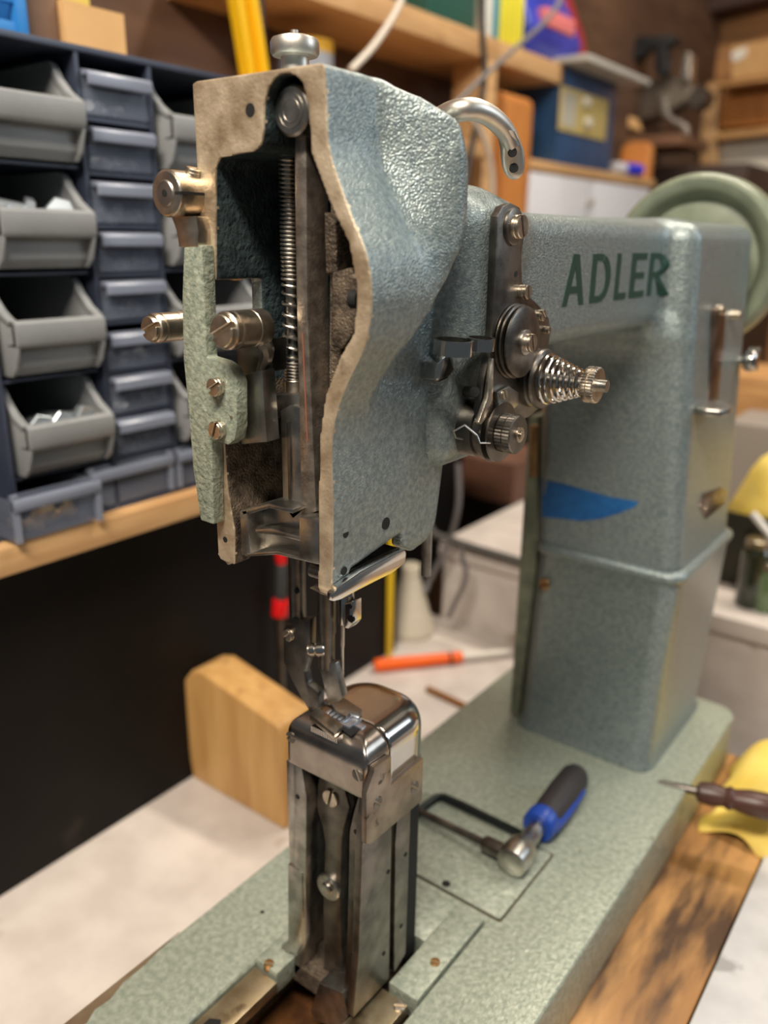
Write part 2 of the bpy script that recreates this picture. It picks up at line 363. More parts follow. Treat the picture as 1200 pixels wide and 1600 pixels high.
# ---- column base
cb = G(); R_ = []
for z, e in ((0, 2.5), (3.5, 2.0), (7, 0.0), (60, 0.2), (144, 0.4), (146, 2.6), (149, 2.9), (151, 2.2), (152.5, -0.6)):
    t = z / 150; R_.append([(p[0], p[1], z) for p in rrect(-43 + 5.5 * t - e, 60 + 5 * t + e, 505 - e, 624 + 3 * t + e, 13, 6)])
cb.loft(R_); cbase = cb.build('column_base', M_PAINT, RT, smooth=50)
hole(cbase, Y1(505, 911, 933), (0, -1, 0), 1.9); hole(cbase, Y1(505, 995, 960), (0, -1, 0), 2.1); hole(cbase, Y1(505, 976, 1081), (0, -1, 0), 2.1)
screw(cbase, Y1(504.6, 851, 913), (0, -1, 0), 4.2, 2.0, m=M_BRONZE)
# rear cover strip along the left side of the column
cs = G().prism([(-52, 2), (-44.5, 2), (-38.5, 150), (-47, 240), (-53, 240)], 'y', 512, 606).build('column_rear_cover', mat('olive_worn_paint', rgb(98, 102, 84), rgb(128, 130, 108), 90, 0.4, 0, 0.4, 400), RT, bevel=1.2)
# ---- handwheel
hw = G(); R0 = 62
hw.lathe((6, 640, 341), (0, 1, 0), [(16, -14), (20, -12), (20, 2), (36, 4), (44, 6), (49, -2), (52, -6), (58, -8), (61, -6), (62.5, 0), (62.5, 16), (60, 20), (40, 22), (12, 22)], 64)
hw.build('handwheel', mat('pale_green_enamel', rgb(112, 120, 102), rgb(128, 136, 116), 60, 0.4, 0, coat=0.15), RT, smooth=50)
# ---- lettering on the arm
def conform(g, th, axis=0):        # drape a thin print onto the casting's surface
    lo = min(p[axis] for p in g.v); nv = []
    for p in g.v:
        a, b = (20.0, 80.0) if axis == 0 else (480.0, 530.0)
        for _ in range(26):
            m = (a + b) / 2; q = list(p); q[axis] = m; ins = float(arm_sdf(*[np.float64(c) for c in q])) < 0
            if (axis == 0) == ins: a = m
            else: b = m
        q = list(p); q[axis] = a + (th if axis == 0 else -th) * (1 if abs(p[axis] - lo) > 1e-6 else -2 if axis == 0 else 1)
        if axis == 1: q[axis] = a - th if abs(p[axis] - lo) < 1e-6 else a + 1.5
        nv.append(tuple(q))
    g.v = nv
def letter(ch, y0, y1, z0=326.6, z1=350.2, x=33.9):
    g = G(); w = y1 - y0; h = z1 - z0; cnt = [0]
    def q(P):
        k = G().prism([(y0 + p[0] * w, z0 + p[1] * h) for p in P], 'x', x, x + 0.3); conform(k, 0.2 + 0.035 * (cnt[0] % 6)); cnt[0] += 1; g.add(k.v, k.f)
    def arc(cx, cy, rx, ry, tw, tb, a0=-90, a1=90, n=10):
        for i in range(n):
            s, e = [math.radians(a0 + (a1 - a0) * k / n) for k in (i, i + 1)]
            q([(cx + rx * math.cos(s), cy + ry * math.sin(s)), (cx + rx * math.cos(e), cy + ry * math.sin(e)),
               (cx + (rx - tw) * math.cos(e), cy + (ry - tb) * math.sin(e)), (cx + (rx - tw) * math.cos(s), cy + (ry - tb) * math.sin(s))])
    if ch == 'A':
        q([(0, 0), (.22, 0), (.60, 1), (.36, 1)]); q([(.78, 0), (1, 0), (.64, 1), (.40, 1)]); q([(.22, .24), (.82, .24), (.78, .38), (.26, .38)])
    if ch == 'D':
        q([(0, 0), (.24, 0), (.24, 1), (0, 1)]); q([(.2, 0), (.45, 0), (.45, .14), (.2, .14)]); q([(.2, .86), (.45, .86), (.45, 1), (.2, 1)]); arc(.42, .5, .58, .5, .26, .14)
    if ch == 'L':
        q([(0, 0), (.34, 0), (.34, 1), (0, 1)]); q([(.3, 0), (1, 0), (1, .15), (.3, .15)])
    if ch == 'E':
        q([(0, 0), (.32, 0), (.32, 1), (0, 1)])
        for a, b, e in ((0, .15, 1), (.43, .57, .9), (.85, 1, 1)): q([(.28, a), (e, a), (e, b), (.28, b)])
    if ch == 'R':
        q([(0, 0), (.28, 0), (.28, 1), (0, 1)]); q([(.24, .86), (.5, .86), (.5, 1), (.24, 1)]); q([(.24, .42), (.5, .42), (.5, .56), (.24, .56)])
        arc(.48, .71, .48, .29, .26, .14); q([(.40, .46), (.64, .46), (1, 0), (.72, 0)])
    o = g.build('letter', M_LETTER, arm); o['label'] = 'dark green letter ' + ch
for ch, a, b in (('A', 880, 914), ('D', 923, 953), ('L', 961, 979), ('E', 984, 1007), ('R', 1012, 1036)):
    letter(ch, ax(34, [(a, 440)])[0][0], ax(34, [(b, 440)])[0][0])
# ---- blue tape on the column
tp = ay(503.2, [(842, 749), (856, 752), (880, 757), (950, 777), (997, 785), (990, 793), (965, 803), (935, 812), (905, 815), (880, 812), (856, 810), (844, 809)])
tg = G().prism(tp, 'y', 502.6, 505); conform(tg, 0.35, 1); tg.build('masking_tape', M_TAPE, arm)
# ================================================================== SEWING MACHINE: mechanisms
NY = (0, -1, 0)
ZT = 147.3      # level of the throat plate
# ---- thumb knob on top of the head
kx, _, kz0 = Y1(248, 461, 90); kz1 = Y1(248, 461, 56)[2]
kg = G(); kg.lathe((kx, 248, 405), (0, 0, 1), [(5.2, 0), (5.2, kz0 - 404)], 24)
kg.lathe((kx, 248, kz0), (0, 0, 1), [(5.5, 0), (8.2, 0.4), (8.9, 1.4), (8.9, kz1 - kz0 - 2.2), (8.2, kz1 - kz0 - 1.0), (5.0, kz1 - kz0), (1.4, kz1 - kz0), (1.4, kz1 - kz0 + 1.8)], 72, 0.3, (2, 3))
kg.build('pressure_knob', M_SATIN, RT)
# ---- needle bar frame: pivot and long bar
c = Y1(222, 456, 173)
pv = G(); pv.lathe((c[0], 221.5, c[2]), (0, 1, 0), [(7.2, 0), (8.0, 0.7), (8.0, 24)], 40)
pv.ring((c[0], 221.3, c[2]), (0, 1, 0), 3.4, 3.7, 0.4); pv.ring((c[0], 221.3, c[2]), (0, 1, 0), 5.3, 5.5, 0.4)
fr = G().prism(ay(226, [(460, 200), (478, 200), (480, 480), (487, 640), (494, 800), (470, 806), (467, 640), (463, 480), (460, 300)]), 'y', 226, 238).build('needle_bar_frame', mat('frame_steel', rgb(128, 118, 108), rgb(172, 162, 150), 200, 0.36, 0.85, 0.2, 900), RT, bevel=0.9)
pv.build('frame_pivot', M_STEEL, fr)
G().prism(ay(225.8, [(472, 520), (473.3, 520), (481, 690), (479.8, 690)]), 'y', 225.7, 227).build('scribe_line', mat('rust_line', rgb(140, 84, 66), rough=0.6), fr)
# ---- presser bar and its spring
sx = Y1(240, 455, 400)[0]; zt = Y1(240, 455, 238)[2]; z1 = Y1(240, 455, 430)[2]; z2 = Y1(240, 455, 562)[2]; z3 = Y1(240, 455, 592)[2]
bar_ = G().cyl((sx, 240, 236), (sx, 240, 402), 2.5).build('presser_bar', M_STEEL, RT)
P = []; ang = 0; z = zt
while z > z3:
    pitch = 1.55 if z > z1 else (1.55 + 2.5 * min(1, (z1 - z) / 8) if z > z2 else 1.25)
    P.append((sx + 3.7 * math.cos(ang), 240 + 3.7 * math.sin(ang), z)); ang += math.pi / 7; z -= pitch / 14
G().tube(P, 0.58, 6).build('coil_spring', M_STEEL, RT)
G().lathe((sx, 240, z3 - 9), (0, 0, 1), [(4.0, 0), (4.3, 0.4), (4.3, 8.6), (4.0, 9)], 24).build('spring_collar', M_NICK, RT)
G().prism(ay(231, [(421, 617), (468, 616), (468, 642), (440, 652), (425, 654)]), 'y', 231, 246).build('lifter_bracket', M_STEEL, RT, bevel=0.7)
# ---- central roller stud with hook arm
def stud(name, px, py, y0, L, r, roll):
    c = Y1(y0, px, py); g = G()
    g.lathe((c[0], y0, c[2]), (0, 1, 0), [(r - .5, 0), (r, .5), (r, 2.6), (r - .5, 2.8), (r - .5, 3.5), (r, 3.7), (r, L * .62), (r - .25, L * .63), (r - .25, L * .65), (r, L * .66), (r, L - .6), (r - .6, L)], 36)
    o = g.build(name, M_NICK, RT); screw(o, (c[0], y0 - .9, c[2]), NY, r - 1.0, 1.1, roll); return o, c
st, c = stud('roller_stud', 351, 517, 205, 19, 6.9, 0.45)
hp = [Y1(222, 408, 528), Y1(224, 418, 548), Y1(226, 412, 570), Y1(228, 407, 592), Y1(230, 411, 612), Y1(231, 424, 626)]
G().tube(catmull(hp, 4), [2.9 - .05 * i for i in range(21)], 8).build('hook_arm', M_STEEL, st)
stud('roller_stud', 238, 513, 212, 18, 5.9, 0.4)
# ---- clamp hub and green lever at the left
c = Y1(206, 259, 302); hub = G()
hub.lathe((c[0], 206, c[2]), (0, 1, 0), [(7.6, 0), (8.2, .6), (8.2, 20), (7.6, 20.6)], 40)
nk = ay(213, [(274, 338), (312, 338), (316, 360), (316, 386), (286, 386), (283, 362)]); hub.prism(nk, 'y', 211, 224)
hubo = hub.build('clamp_hub', M_NICK, RT, bevel=0.8)
G().lathe((c[0], 205.4, c[2]), (0, 1, 0), [(4.2, 0), (4.6, .4), (4.6, 1.5)], 28).build('hub_bushing', M_STEEL, hubo)
hole(hubo, (c[0], 205.4, c[2]), NY, 1.3)
G().box(c[0] + 5.2, c[0] + 8.35, 205.8, 226, c[2] - .5, c[2] + .5).build('clamp_slit', M_BLACK, hubo)
screw(hubo, (c[0] + 4.0, 216, c[2] + 7.4), (.35, 0, 1), 2.8, 1.6, 1.0); screw(hubo, (c[0] + 5, 222, c[2] + 7.6), (.3, 0, 1), 3.4, 2.6, 0.3)
lev = G().prism(ay(211, [(287, 385), (315, 383), (318, 440), (322, 558), (345, 565), (361, 576), (369, 598), (370, 668), (366, 688), (356, 696), (331, 688), (334, 820), (313, 813), (301, 730), (294, 640), (286, 560), (284, 470)]), 'y', 211, 217).build('thread_lever', M_LEVP, RT, bevel=0.9)
for q, ro in (((341, 604), 0.5), ((343, 671), 1.2)): screw(lev, Y1(210.6, *q), NY, 3.5, 3.0, ro)
G().prism(ay(220, [(372, 588), (412, 578), (420, 690), (380, 694)]), 'y', 219, 226).build('guide_bracket', M_STEEL, RT, bevel=0.5)
G().prism(ay(222, [(356, 540), (412, 530), (414, 582), (362, 592)]), 'y', 226, 234).build('inner_bracket', M_DSTEEL, RT, bevel=0.5)
# ---- long guide block, lower bracket
gb = G().prism(ay(228, [(438, 642), (452, 634), (468, 636), (472, 800), (458, 812), (442, 790)]), 'y', 228, 240).build('guide_block', M_STEEL, RT, bevel=0.5)
G().prism(ay(227.6, [(448, 660), (453, 658), (456, 790), (451, 786)]), 'y', 227.4, 229).build('guide_slot', M_DSTEEL, gb, bevel=0.15)
lb = G()
lb.prism(ay(224, [(376, 800), (420, 788), (455, 797), (496, 812), (496, 880), (440, 866), (386, 868)]), 'y', 228, 244)
lb.prism(ay(219, [(374, 798), (386, 796), (391, 866), (377, 868)]), 'y', 219, 244)
lb.prism(ay(219, [(376, 798), (420, 786), (458, 796), (458, 803), (421, 794), (380, 806)]), 'y', 219, 244)
lb.prism(ay(219, [(396, 828), (420, 826), (478, 843), (474, 849), (430, 838), (396, 834)]), 'y', 220, 244)
lb.prism(ay(219, [(466, 808), (497, 812), (497, 881), (466, 872)]), 'y', 219.5, 244)
lb.prism(ay(219, [(378, 866), (430, 862), (497, 880), (497, 884), (430, 868), (380, 871)]), 'y', 220, 244)
lbo = lb.build('presser_bar_guide', M_STEEL, RT, bevel=0.7)
screw(lbo, Y1(228, 405, 812), NY, 2.6, 1.0, 0.3, m=M_DSTEEL)
G().prism(ay(221, [(347, 862), (356, 870), (364, 880), (372, 876), (374, 866)]), 'y', 218, 224).build('flange_foot', M_MACH, RT, bevel=0.6)
# ---- rough interior bosses of the casting behind the rim
ib = G()
ib.prism(ay(232, [(505, 330), (524, 345), (526, 425), (508, 430)]), 'y', 232, 250)
ib.prism(ay(228, [(512, 425), (540, 418), (556, 440), (552, 515), (528, 548), (510, 540)]), 'y', 230, 252)
ib.prism(ay(228, [(492, 220), (500, 240), (512, 620), (500, 690), (497, 800), (490, 800)]), 'y', 236, 256)
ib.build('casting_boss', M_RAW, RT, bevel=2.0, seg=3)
G().lathe(Y1(224, 556, 468), (-0.6, 0, 0.0), [(3.2, -2), (3.2, 1.5)], 20).build('oil_hole', M_BLACK, RT)
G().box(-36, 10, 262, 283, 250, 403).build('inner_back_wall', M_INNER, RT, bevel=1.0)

# ---- below the head: bars, feet, needle
G().lathe(Y1(250, 466, 985), (0, 0, 1), [(3.9, 0), (3.9, 60)], 24).build('outer_presser_bar', M_DSTEEL, RT)
ob = G().lathe(Y1(250, 511, 1042), (0, 0, 1), [(3.6, 0), (3.8, 16), (3.8, 17), (4.2, 17.3), (4.2, 62)], 24).build('inner_presser_bar', M_DSTEEL, RT)
hole(ob, Y1(246, 463, 924), NY, 1.2)
G().box(-20, -14, 252, 258, 214, 260).build('vibrating_bar', M_DSTEEL, RT, bevel=0.8)
of = G()
of.prism(ay(246, [(446, 976), (470, 968), (484, 968), (484, 1012), (475, 1050), (480, 1068), (497, 1082), (497, 1108), (487, 1117), (470, 1090), (452, 1055), (443, 1035), (442, 985)]), 'y', 246, 250.5)

ofo = of.build('outer_presser_foot', M_DSTEEL, RT, bevel=0.6)
G().prism(az(ZT + 3, [(483, 1116), (496, 1104), (536, 1132), (522, 1147)]), 'z', ZT + .1, ZT + 3.2).build('foot_sole', M_NICK, ofo, bevel=.6)
hole(ofo, Y1(246, 461, 972), NY, 2.2); screw(ofo, Y1(245.6, 452, 992), NY, 2.8, 1.5, 0.8)
c0 = Vector(Y1(244.5, 484, 1015)); sc = G().lathe(c0, (0.75, 0.35, 0.12), [(2.4, 0), (3.0, .4), (3.0, 2.4), (2.0, 2.7), (2.0, 3.5), (3.1, 3.8), (3.1, 7.0), (2.5, 7.5)], 24).build('foot_clamp_screw', M_CHROME, RT)
screw(sc, c0, (-.75, -.35, -.12), 2.3, .7, 1.2)
inf = G()
inf.prism(ay(248, [(496, 1036), (524, 1036), (529, 1062), (535, 1088), (526, 1098), (512, 1098), (505, 1066)]), 'y', 248, 252)
inf.prism(az(ZT + 3, [(516, 1098), (535, 1088), (566, 1108), (560, 1116), (548, 1112), (541, 1120), (524, 1110)]), 'z', ZT + .6, ZT + 3.0)
inf.build('inner_presser_foot', M_STEEL, RT, bevel=0.5)
nc = G(); q = Y1(252, 541, 938)
nc.lathe((q[0], 252, q[2] - 12), (0, 0, 1), [(2.0, 0), (3.4, 1.2), (3.6, 6), (3.6, 26)], 22); nc.prism(ay(251, [(541, 942), (556, 938), (556, 972), (549, 980), (541, 978)]), 'y', 249, 255)
nco = nc.build('needle_clamp', M_CHROME, RT, bevel=0.4)
hole(nco, Y1(248.9, 547, 948), NY, 1.0); hole(nco, Y1(248.9, 548, 967), NY, 1.7)
a = Y1(252, 535, 978); b = Y1(252, 535, 1064); zb_ = b[2]
G().lathe((a[0], 252, a[2]), (0, 0, -1), [(1.0, 0), (1.0, (a[2] - zb_) * .35), (.72, (a[2] - zb_) * .4), (.72, (a[2] - zb_) * .88), (.15, a[2] - zb_)], 12).build('needle', M_STEEL, RT)
# ---- presser lifting lever under the head
pl = G(); pl.prism(ax(22, [(519, 928), (530, 916), (562, 893), (600, 873), (620, 862), (632, 858), (635, 864), (633, 880), (612, 896), (562, 921), (532, 937), (520, 940)]), 'x', 19.2, 22.2)
pl.prism(ax(22, [(522, 932), (560, 910), (610, 886), (632, 876), (633, 880), (612, 896), (562, 921), (532, 937)]), 'x', 9, 21)
pl.build('lifting_lever', M_CHROME, RT, bevel=0.8)
G().box(2, 17, 230, 262, 229, 233).build('lever_housing', M_DSTEEL, RT, bevel=0.6)
G().cyl((2, 225, 231), (8, 225, 231), 3.0).build('lever_pin', M_DSTEEL, RT)

# ---- take-up lever
tp_ = [X1(-4, 668, 210), X1(12, 690, 184), X1(22, 716, 173), X1(26, 742, 171), X1(28, 768, 183), X1(29, 789, 204), X1(29.5, 799, 226)]
cv = catmull(tp_, 6); tu = G().tube(cv, [4.3 - 0.5 * i / len(cv) for i in range(len(cv))], 16)
tuo = tu.build('take_up_lever', M_SATIN, RT)
nv_ = Vector((.72, -.69, 0)); wv_ = Vector((.69, .72, 0)); R5 = []
for (px, py), hw_, th in (((790, 206), 3.7, 3.7), ((796, 220), 4.2, 3.4), ((800, 234), 4.8, 2.8), ((801, 247), 5.0, 2.3), ((802, 260), 4.8, 2.0), ((803, 271), 4.0, 1.8), ((803, 278), 2.4, 1.4), ((803, 281), .5, .5)):
    c_ = Vector(X1(29.5, px, py)); R5.append([c_ + wv_ * (hw_ * math.cos(t * math.pi / 8)) + nv_ * (th * math.copysign(abs(math.sin(t * math.pi / 8)) ** .6, math.sin(t * math.pi / 8))) for t in range(16)])
te = G().loft(R5).build('lever_eye', M_SATIN, tuo, smooth=60)
for q, th in (((798, 239), 2.7), ((801, 263), 2.0)): hole(te, Vector(X1(29.5, *q)) + nv_ * th, nv_, 1.8)

# ---- tension plate and fittings
PX = 38.5
tpl = ax(PX, [(776, 360), (777, 338), (786, 322), (799, 317), (812, 324), (819, 340), (820, 366), (815, 400), (816, 440), (826, 462), (842, 477), (858, 497), (861, 520), (856, 545), (850, 566), (862, 590), (852, 630), (826, 652), (800, 660), (768, 664), (752, 655), (750, 640), (757, 590), (768, 540), (771, 480)])
tpo = G().prism(tpl, 'x', 35.2, PX).build('tension_plate', M_DSTEEL, RT, bevel=0.5)
def xscrew(px, py, x, r, h, roll, par=None, m=None): return screw(par or tpo, X1(x, px, py), (1, 0, 0), r, h, roll, m)
w = X1(PX, 801, 354); G().lathe(w, (1, 0, 0), [(7.0, 0), (7.0, 1.0), (6.4, 1.3)], 30).build('washer', M_DSTEEL, tpo); screw(tpo, (PX + 1.2, w[1] + .6, w[2]), (1, 0, 0), 4.6, 3.2, 0.35)
hole(tpo, X1(PX, 806, 428), (1, 0, 0), 1.3)
xscrew(815, 456, PX, 3.0, 3.4, .2); xscrew(843, 492, PX, 2.4, 2.2, .9); xscrew(850, 515, PX, 1.6, 3.0, .1)
# big thread disc set
w = X1(PX, 800, 533); dk = G()
for k, (r, h) in enumerate(((15.4, .4), (15.2, 2.4), (14.6, 4.6))):
    dk.lathe((PX + h, w[1], w[2]), (1, 0, 0), [(r, 0), (r, .7), (r - 1.2, 1.2), (6, 1.6)], 48)
dko = dk.build('thread_discs', M_STEEL, tpo); dko.data.materials.clear(); dko.data.materials.append(M_DSTEEL)
G().lathe((PX + 6.2, w[1], w[2]), (1, 0, 0), [(5.2, 0), (5.2, .8), (4.0, 1.0)], 28).build('washer', M_STEEL, dko); screw(dko, (PX + 7, w[1], w[2]), (1, 0, 0), 3.7, 3.0, .3)
# conical tension spring post
w = X1(PX, 832, 590); ts = G()
ts.lathe((PX - 2, w[1], w[2]), (1, 0, 0), [(13, 0), (13, 4.5), (12, 5.2), (12.6, 6.4), (13.2, 7.0), (12.8, 8.2), (11, 9)], 44)
tso = ts.build('tension_discs', M_DSTEEL, tpo)
P = []; n = 7
for i in range(n * 18 + 1):
    t = i / (n * 18); P.append((PX + 7.2 + 17 * t, w[1] + (11 - 6 * t) * math.cos(t * n * 2 * math.pi), w[2] + (11 - 6 * t) * math.sin(t * n * 2 * math.pi)))
G().tube(P, 0.75, 7).build('tension_spring', M_CHROME, tso)
G().cyl((PX, w[1], w[2]), (PX + 35, w[1], w[2]), 2.6).build('tension_stud', M_STEEL, tso)
G().lathe((PX + 24.5, w[1], w[2]), (1, 0, 0), [(4.8, 0), (4.8, 1), (7.4, 1.2), (7.7, 1.6), (7.7, 3.4), (7.2, 3.7), (7.2, 4.1), (7.7, 4.4), (7.7, 6.2), (7.2, 6.6), (3.2, 6.7)], 72, 0.35, (2, 9)).build('knurled_nut', M_NICK, tso)
# check spring unit
w = X1(46, 796, 677); cu = G()
cu.lathe((14, w[1], w[2]), (1, 0, 0), [(12.2, 0), (12.2, 20), (11, 20.4), (11, 22.5), (12.6, 22.8), (12.6, 25)], 44)
cuo = cu.build('check_spring_housing', M_DSTEEL, RT, bevel=0)
G().lathe((38.8, w[1], w[2]), (1, 0, 0), [(12.6, 0), (13.2, .3), (13.2, 1.0), (10, 1.4), (10, 2.6), (12.6, 3.0), (12.6, 3.8), (7, 4.2)], 44).build('check_disc', M_DSTEEL, cuo)
G().lathe((43, w[1], w[2]), (1, 0, 0), [(7.6, 0), (8.2, .2), (8.2, 3.2), (7.8, 3.4), (7.8, 3.8), (8.3, 4.0), (8.3, 6.8), (7.6, 7.3), (3, 7.4)], 72, .35, (1, 6)).build('knurled_nut', M_DSTEEL, cuo)
G().ring((50.2, w[1], w[2]), (1, 0, 0), 1.8, 3.2, 1.0).build('lock_ring', M_NICK, cuo)
G().cyl((48, w[1], w[2]), (52.2, w[1], w[2]), 1.5).build('stud_end', M_NICK, cuo)
wp = [X1(34, 723, 686), X1(35, 712, 684), X1(36, 709, 674), X1(37, 726, 664), X1(39, 745, 680), X1(41, 750, 692), X1(43, 766, 692)]
G().tube(wp, 0.42, 6).build('check_spring', M_STEEL, cuo)
br = G().prism(ax(40, [(772, 612), (790, 602), (806, 612), (806, 632), (790, 646), (775, 640)]), 'x', 37, 41.5).build('check_bracket', M_STEEL, cuo, bevel=0.7)
screw(br, X1(41.5, 786, 616), (1, 0, 0), 2.0, 1.2, .4)
G().prism(ax(41, [(762, 622), (770, 560), (772, 560), (770, 640), (752, 664), (748, 660)]), 'x', 39, 41).build('thread_finger', M_NICK, cuo, bevel=0.3)
G().cyl(X1(20, 716, 610), X1(36, 742, 612), 2.2).build('release_pin', M_DSTEEL, RT)
G().prism(ax(22, [(693, 614), (722, 610), (720, 640), (691, 644)]), 'x', 14, 25).build('square_boss', mat('dark_green_rubber', rgb(34, 52, 52), rough=0.4), RT, bevel=0.6)
# double ring thread guide
r1 = X1(35, 708, 541); r2 = X1(40, 750, 537)
rgo = G().prism(ax(24, [(670, 592), (674, 566), (690, 552), (706, 556), (704, 574), (690, 590), (678, 596)]), 'x', 15, 27).build('ring_thread_guide', M_CHROME, RT, bevel=.8)
G().ring((r1[0], r1[1], r1[2] - 3), (0.06, 0, 1), 6.6, 7.7, 5.6, 40).build('guide_ring', M_CHROME, rgo); G().ring((r2[0], r2[1], r2[2] - 2.4), (0.06, 0, 1), 4.8, 5.7, 4.8, 36).build('guide_ring', M_CHROME, rgo)
G().cyl((6, 300, 250), (6, 300, 205), 2.5).build('rear_rod', M_STEEL, RT)
G().cyl(Y1(497, 836, 664), Y1(497, 834, 745), 3.0).build('lift_rod', M_BRONZE, RT)

# ---- stitch lever on the column side
SX = 56.0
sp_ = G().prism(ax(SX, [(1119, 484), (1124, 479), (1132, 480), (1134, 488), (1112, 722), (1106, 727), (1098, 724), (1096, 716)]), 'x', 50, SX + .6).build('stitch_scale', mat('aged_brown_steel', rgb(92, 76, 66), rgb(140, 122, 108), 80, .3, .9), RT, bevel=.5)
screw(sp_, X1(SX + .6, 1126, 484), (1, 0, 0), 3.0, 2.0, .3); screw(sp_, X1(SX, 1148, 492), (1, 0, 0), 3.0, 4.0, .3)
w = X1(58, 1162, 563); kn = G(); kn.lathe((50, w[1], w[2]), (1, 0, 0), [(3, 0), (3, 8), (6.4, 9), (7.6, 11), (7.6, 15), (5, 17)], 28)
kn.prism([(w[1] + 6, w[2] - 7), (w[1] + 10, w[2] - 8), (w[1] + 13, w[2]), (w[1] + 12, w[2] + 9), (w[1] + 8, w[2] + 8), (w[1] + 7, w[2])], 'x', 58, 66)
kn.build('stitch_lock_knob', M_CHROME, RT, bevel=1.0)
w = X1(66, 1115, 641); sl = G(); sl.prism([(52, w[1] - 6), (64, w[1] - 12), (73, w[1] - 10), (76, w[1]), (74, w[1] + 14), (66, w[1] + 26), (58, w[1] + 26), (52, w[1] + 10)], 'z', w[2] - 2.5, w[2] + 2.5)
sl.build('stitch_lever', M_STEEL, RT, bevel=1.6, seg=3)
np_ = G().prism(ax(61, [(1093, 790), (1100, 772), (1128, 762), (1136, 770), (1126, 800), (1100, 812)]), 'x', 56, 61.5).build('number_plate', MATS['aged_brown_steel'], RT, bevel=.3)
screw(np_, X1(61.6, 1103, 794), (1, 0, 0), 1.6, .6); screw(np_, X1(61.6, 1128, 775), (1, 0, 0), 1.6, .6)

# ================================================================== POST
plan_c = (-4.5, 264)
def cap_sdf(x, y, z):
    def rb(x0, x1, y0, y1, r):
        qx = np.abs(x - (x0 + x1) / 2) - (x1 - x0) / 2 + r; qy = np.abs(y - (y0 + y1) / 2) - (y1 - y0) / 2 + r
        return np.sqrt(np.maximum(qx, 0) ** 2 + np.maximum(qy, 0) ** 2) + np.minimum(np.maximum(qx, qy), 0) - r
    fr_ = rb(-28.5, 19.5, 238, 300, 2.5); bk = rb(-28.5, 19.5, 200, 293, 19)
    pl_ = np.maximum(fr_, bk)
    return smax(pl_, z - ZT, 13)
def split(lo_y, hi_y, zlo):
    return lambda x, y, z: np.maximum(np.maximum(cap_sdf(x, y, z), np.maximum(lo_y - y, y - hi_y)), zlo(x, y) - z)
v_, f_ = surfnets(split(200, 255.2, lambda x, y: 121 + 0 * x), (-32, 234, 116), (24, 258, 151), 0.75)
m_ = npmesh('throat_plate', v_, f_); m_.set_sharp_from_angle(angle=math.radians(40)); thr = put('throat_plate', m_, mat('ground_steel', rgb(146, 138, 130), rgb(172, 164, 156), 80, .2, 1.0, rough2=.3), RT)
v_, f_ = surfnets(split(255.8, 400, lambda x, y: 112 + 0 * x), (-32, 254, 108), (24, 296, 151), 0.75)
m_ = npmesh('post_cap', v_, f_); m_.set_sharp_from_angle(angle=math.radians(40)); capo = put('post_cap', m_, M_CHROME, RT)
screw(thr, Y1(238.3, 455, 1152), NY, 3.0, .5, .2, m=M_DSTEEL); screw(thr, Y1(238.3, 559, 1211), NY, 3.0, .5, 2.0, m=M_DSTEEL)
# feed opening and feed dog
G().prism(az(ZT, [(505, 1118), (520, 1108), (568, 1136), (548, 1150)]), 'z', ZT - .6, ZT + .12).build('feed_slot', M_BLACK, thr)
fd = G()
for k in range(5): fd.box(-13 + k * 2.6, -11.2 + k * 2.6, 247.5, 252, ZT - 1, ZT + 1.2)
fd.box(-3, 3.5, 246, 255, ZT - 1, ZT + .9); fd.box(3.5, 8, 249, 252.5, ZT - 1, ZT + .7)
fd.build('feed_dog', mat('pale_blue_steel', rgb(170, 180, 196), rgb(200, 208, 220), 90, .3, .9), RT, bevel=.25)
tg_ = G()
for k in range(16):
    q = Vector(Y1(239.3, 488 + k * 2.6, 1127 + k * 1.35)); tg_.box(q.x - .28, q.x + .28, 238.7, 243.5, ZT - 4, ZT - 1.1 + .0)
tg_.build('gauge_teeth', M_CHROME, thr)
# side plate
sp = G().prism(ax(22, [(572, 1240), (584, 1206), (584, 1199), (611, 1181), (611, 1226), (661, 1184), (659, 1251), (579, 1319), (572, 1319)]), 'x', 19.4, 22.2).build('post_side_plate', mat('stained_steel', rgb(120, 106, 94), rgb(158, 144, 130), 70, .35, .9, c3=(rgb(70, 58, 50), 110, .62, .08)), RT, bevel=.5)
for q in ((590, 1254), (648, 1230)): screw(sp, X1(22.1, *q), (1, 0, 0), 3.0, .4, .8, m=M_DSTEEL)
# walls of the post
lw = G().prism(ay(239, [(459, 1190), (470, 1192), (479, 1245), (477, 1470), (472, 1512), (462, 1524), (448, 1530), (444, 1524), (458, 1490), (462, 1430)]), 'y', 239, 249)
lw.box(-30, -25, 239.5, 288, 0, 120); lw.prism([(-30, 60), (-20.5, 60), (-20.5, 30), (-21.5, 14), (-25, 6), (-33, 1.4), (-37, 1.4), (-36.5, 4), (-31.5, 10)], 'y', 238.4, 249)
lwo = lw.build('post_wall', M_STEEL, RT, bevel=.5)
for q in ((465, 1245), (467, 1433)): hole(lwo, Y1(238.9, *q), NY, 1.3)
rw = G().prism(ay(239, [(564, 1230), (574, 1235), (569, 1320), (565, 1500), (556, 1610), (530, 1610), (538, 1540), (543, 1450), (546, 1300), (553, 1268)]), 'y', 239, 246)
rw.prism(ax(19.5, [(572, 1250), (612, 1250), (612, 1300), (608, 1530), (552, 1590), (560, 1500), (566, 1320)]), 'x', 15.5, 19.5)
rw.prism(ax(19.5, [(622, 1262), (642, 1262), (634, 1490), (616, 1520), (618, 1320)]), 'x', 14, 19.5)
rwo = rw.build('post_wall', M_DSTEEL, RT, bevel=.5)
for q in ((556, 1300), (551, 1493)): hole(rwo, Y1(238.9, *q), NY, 1.3)
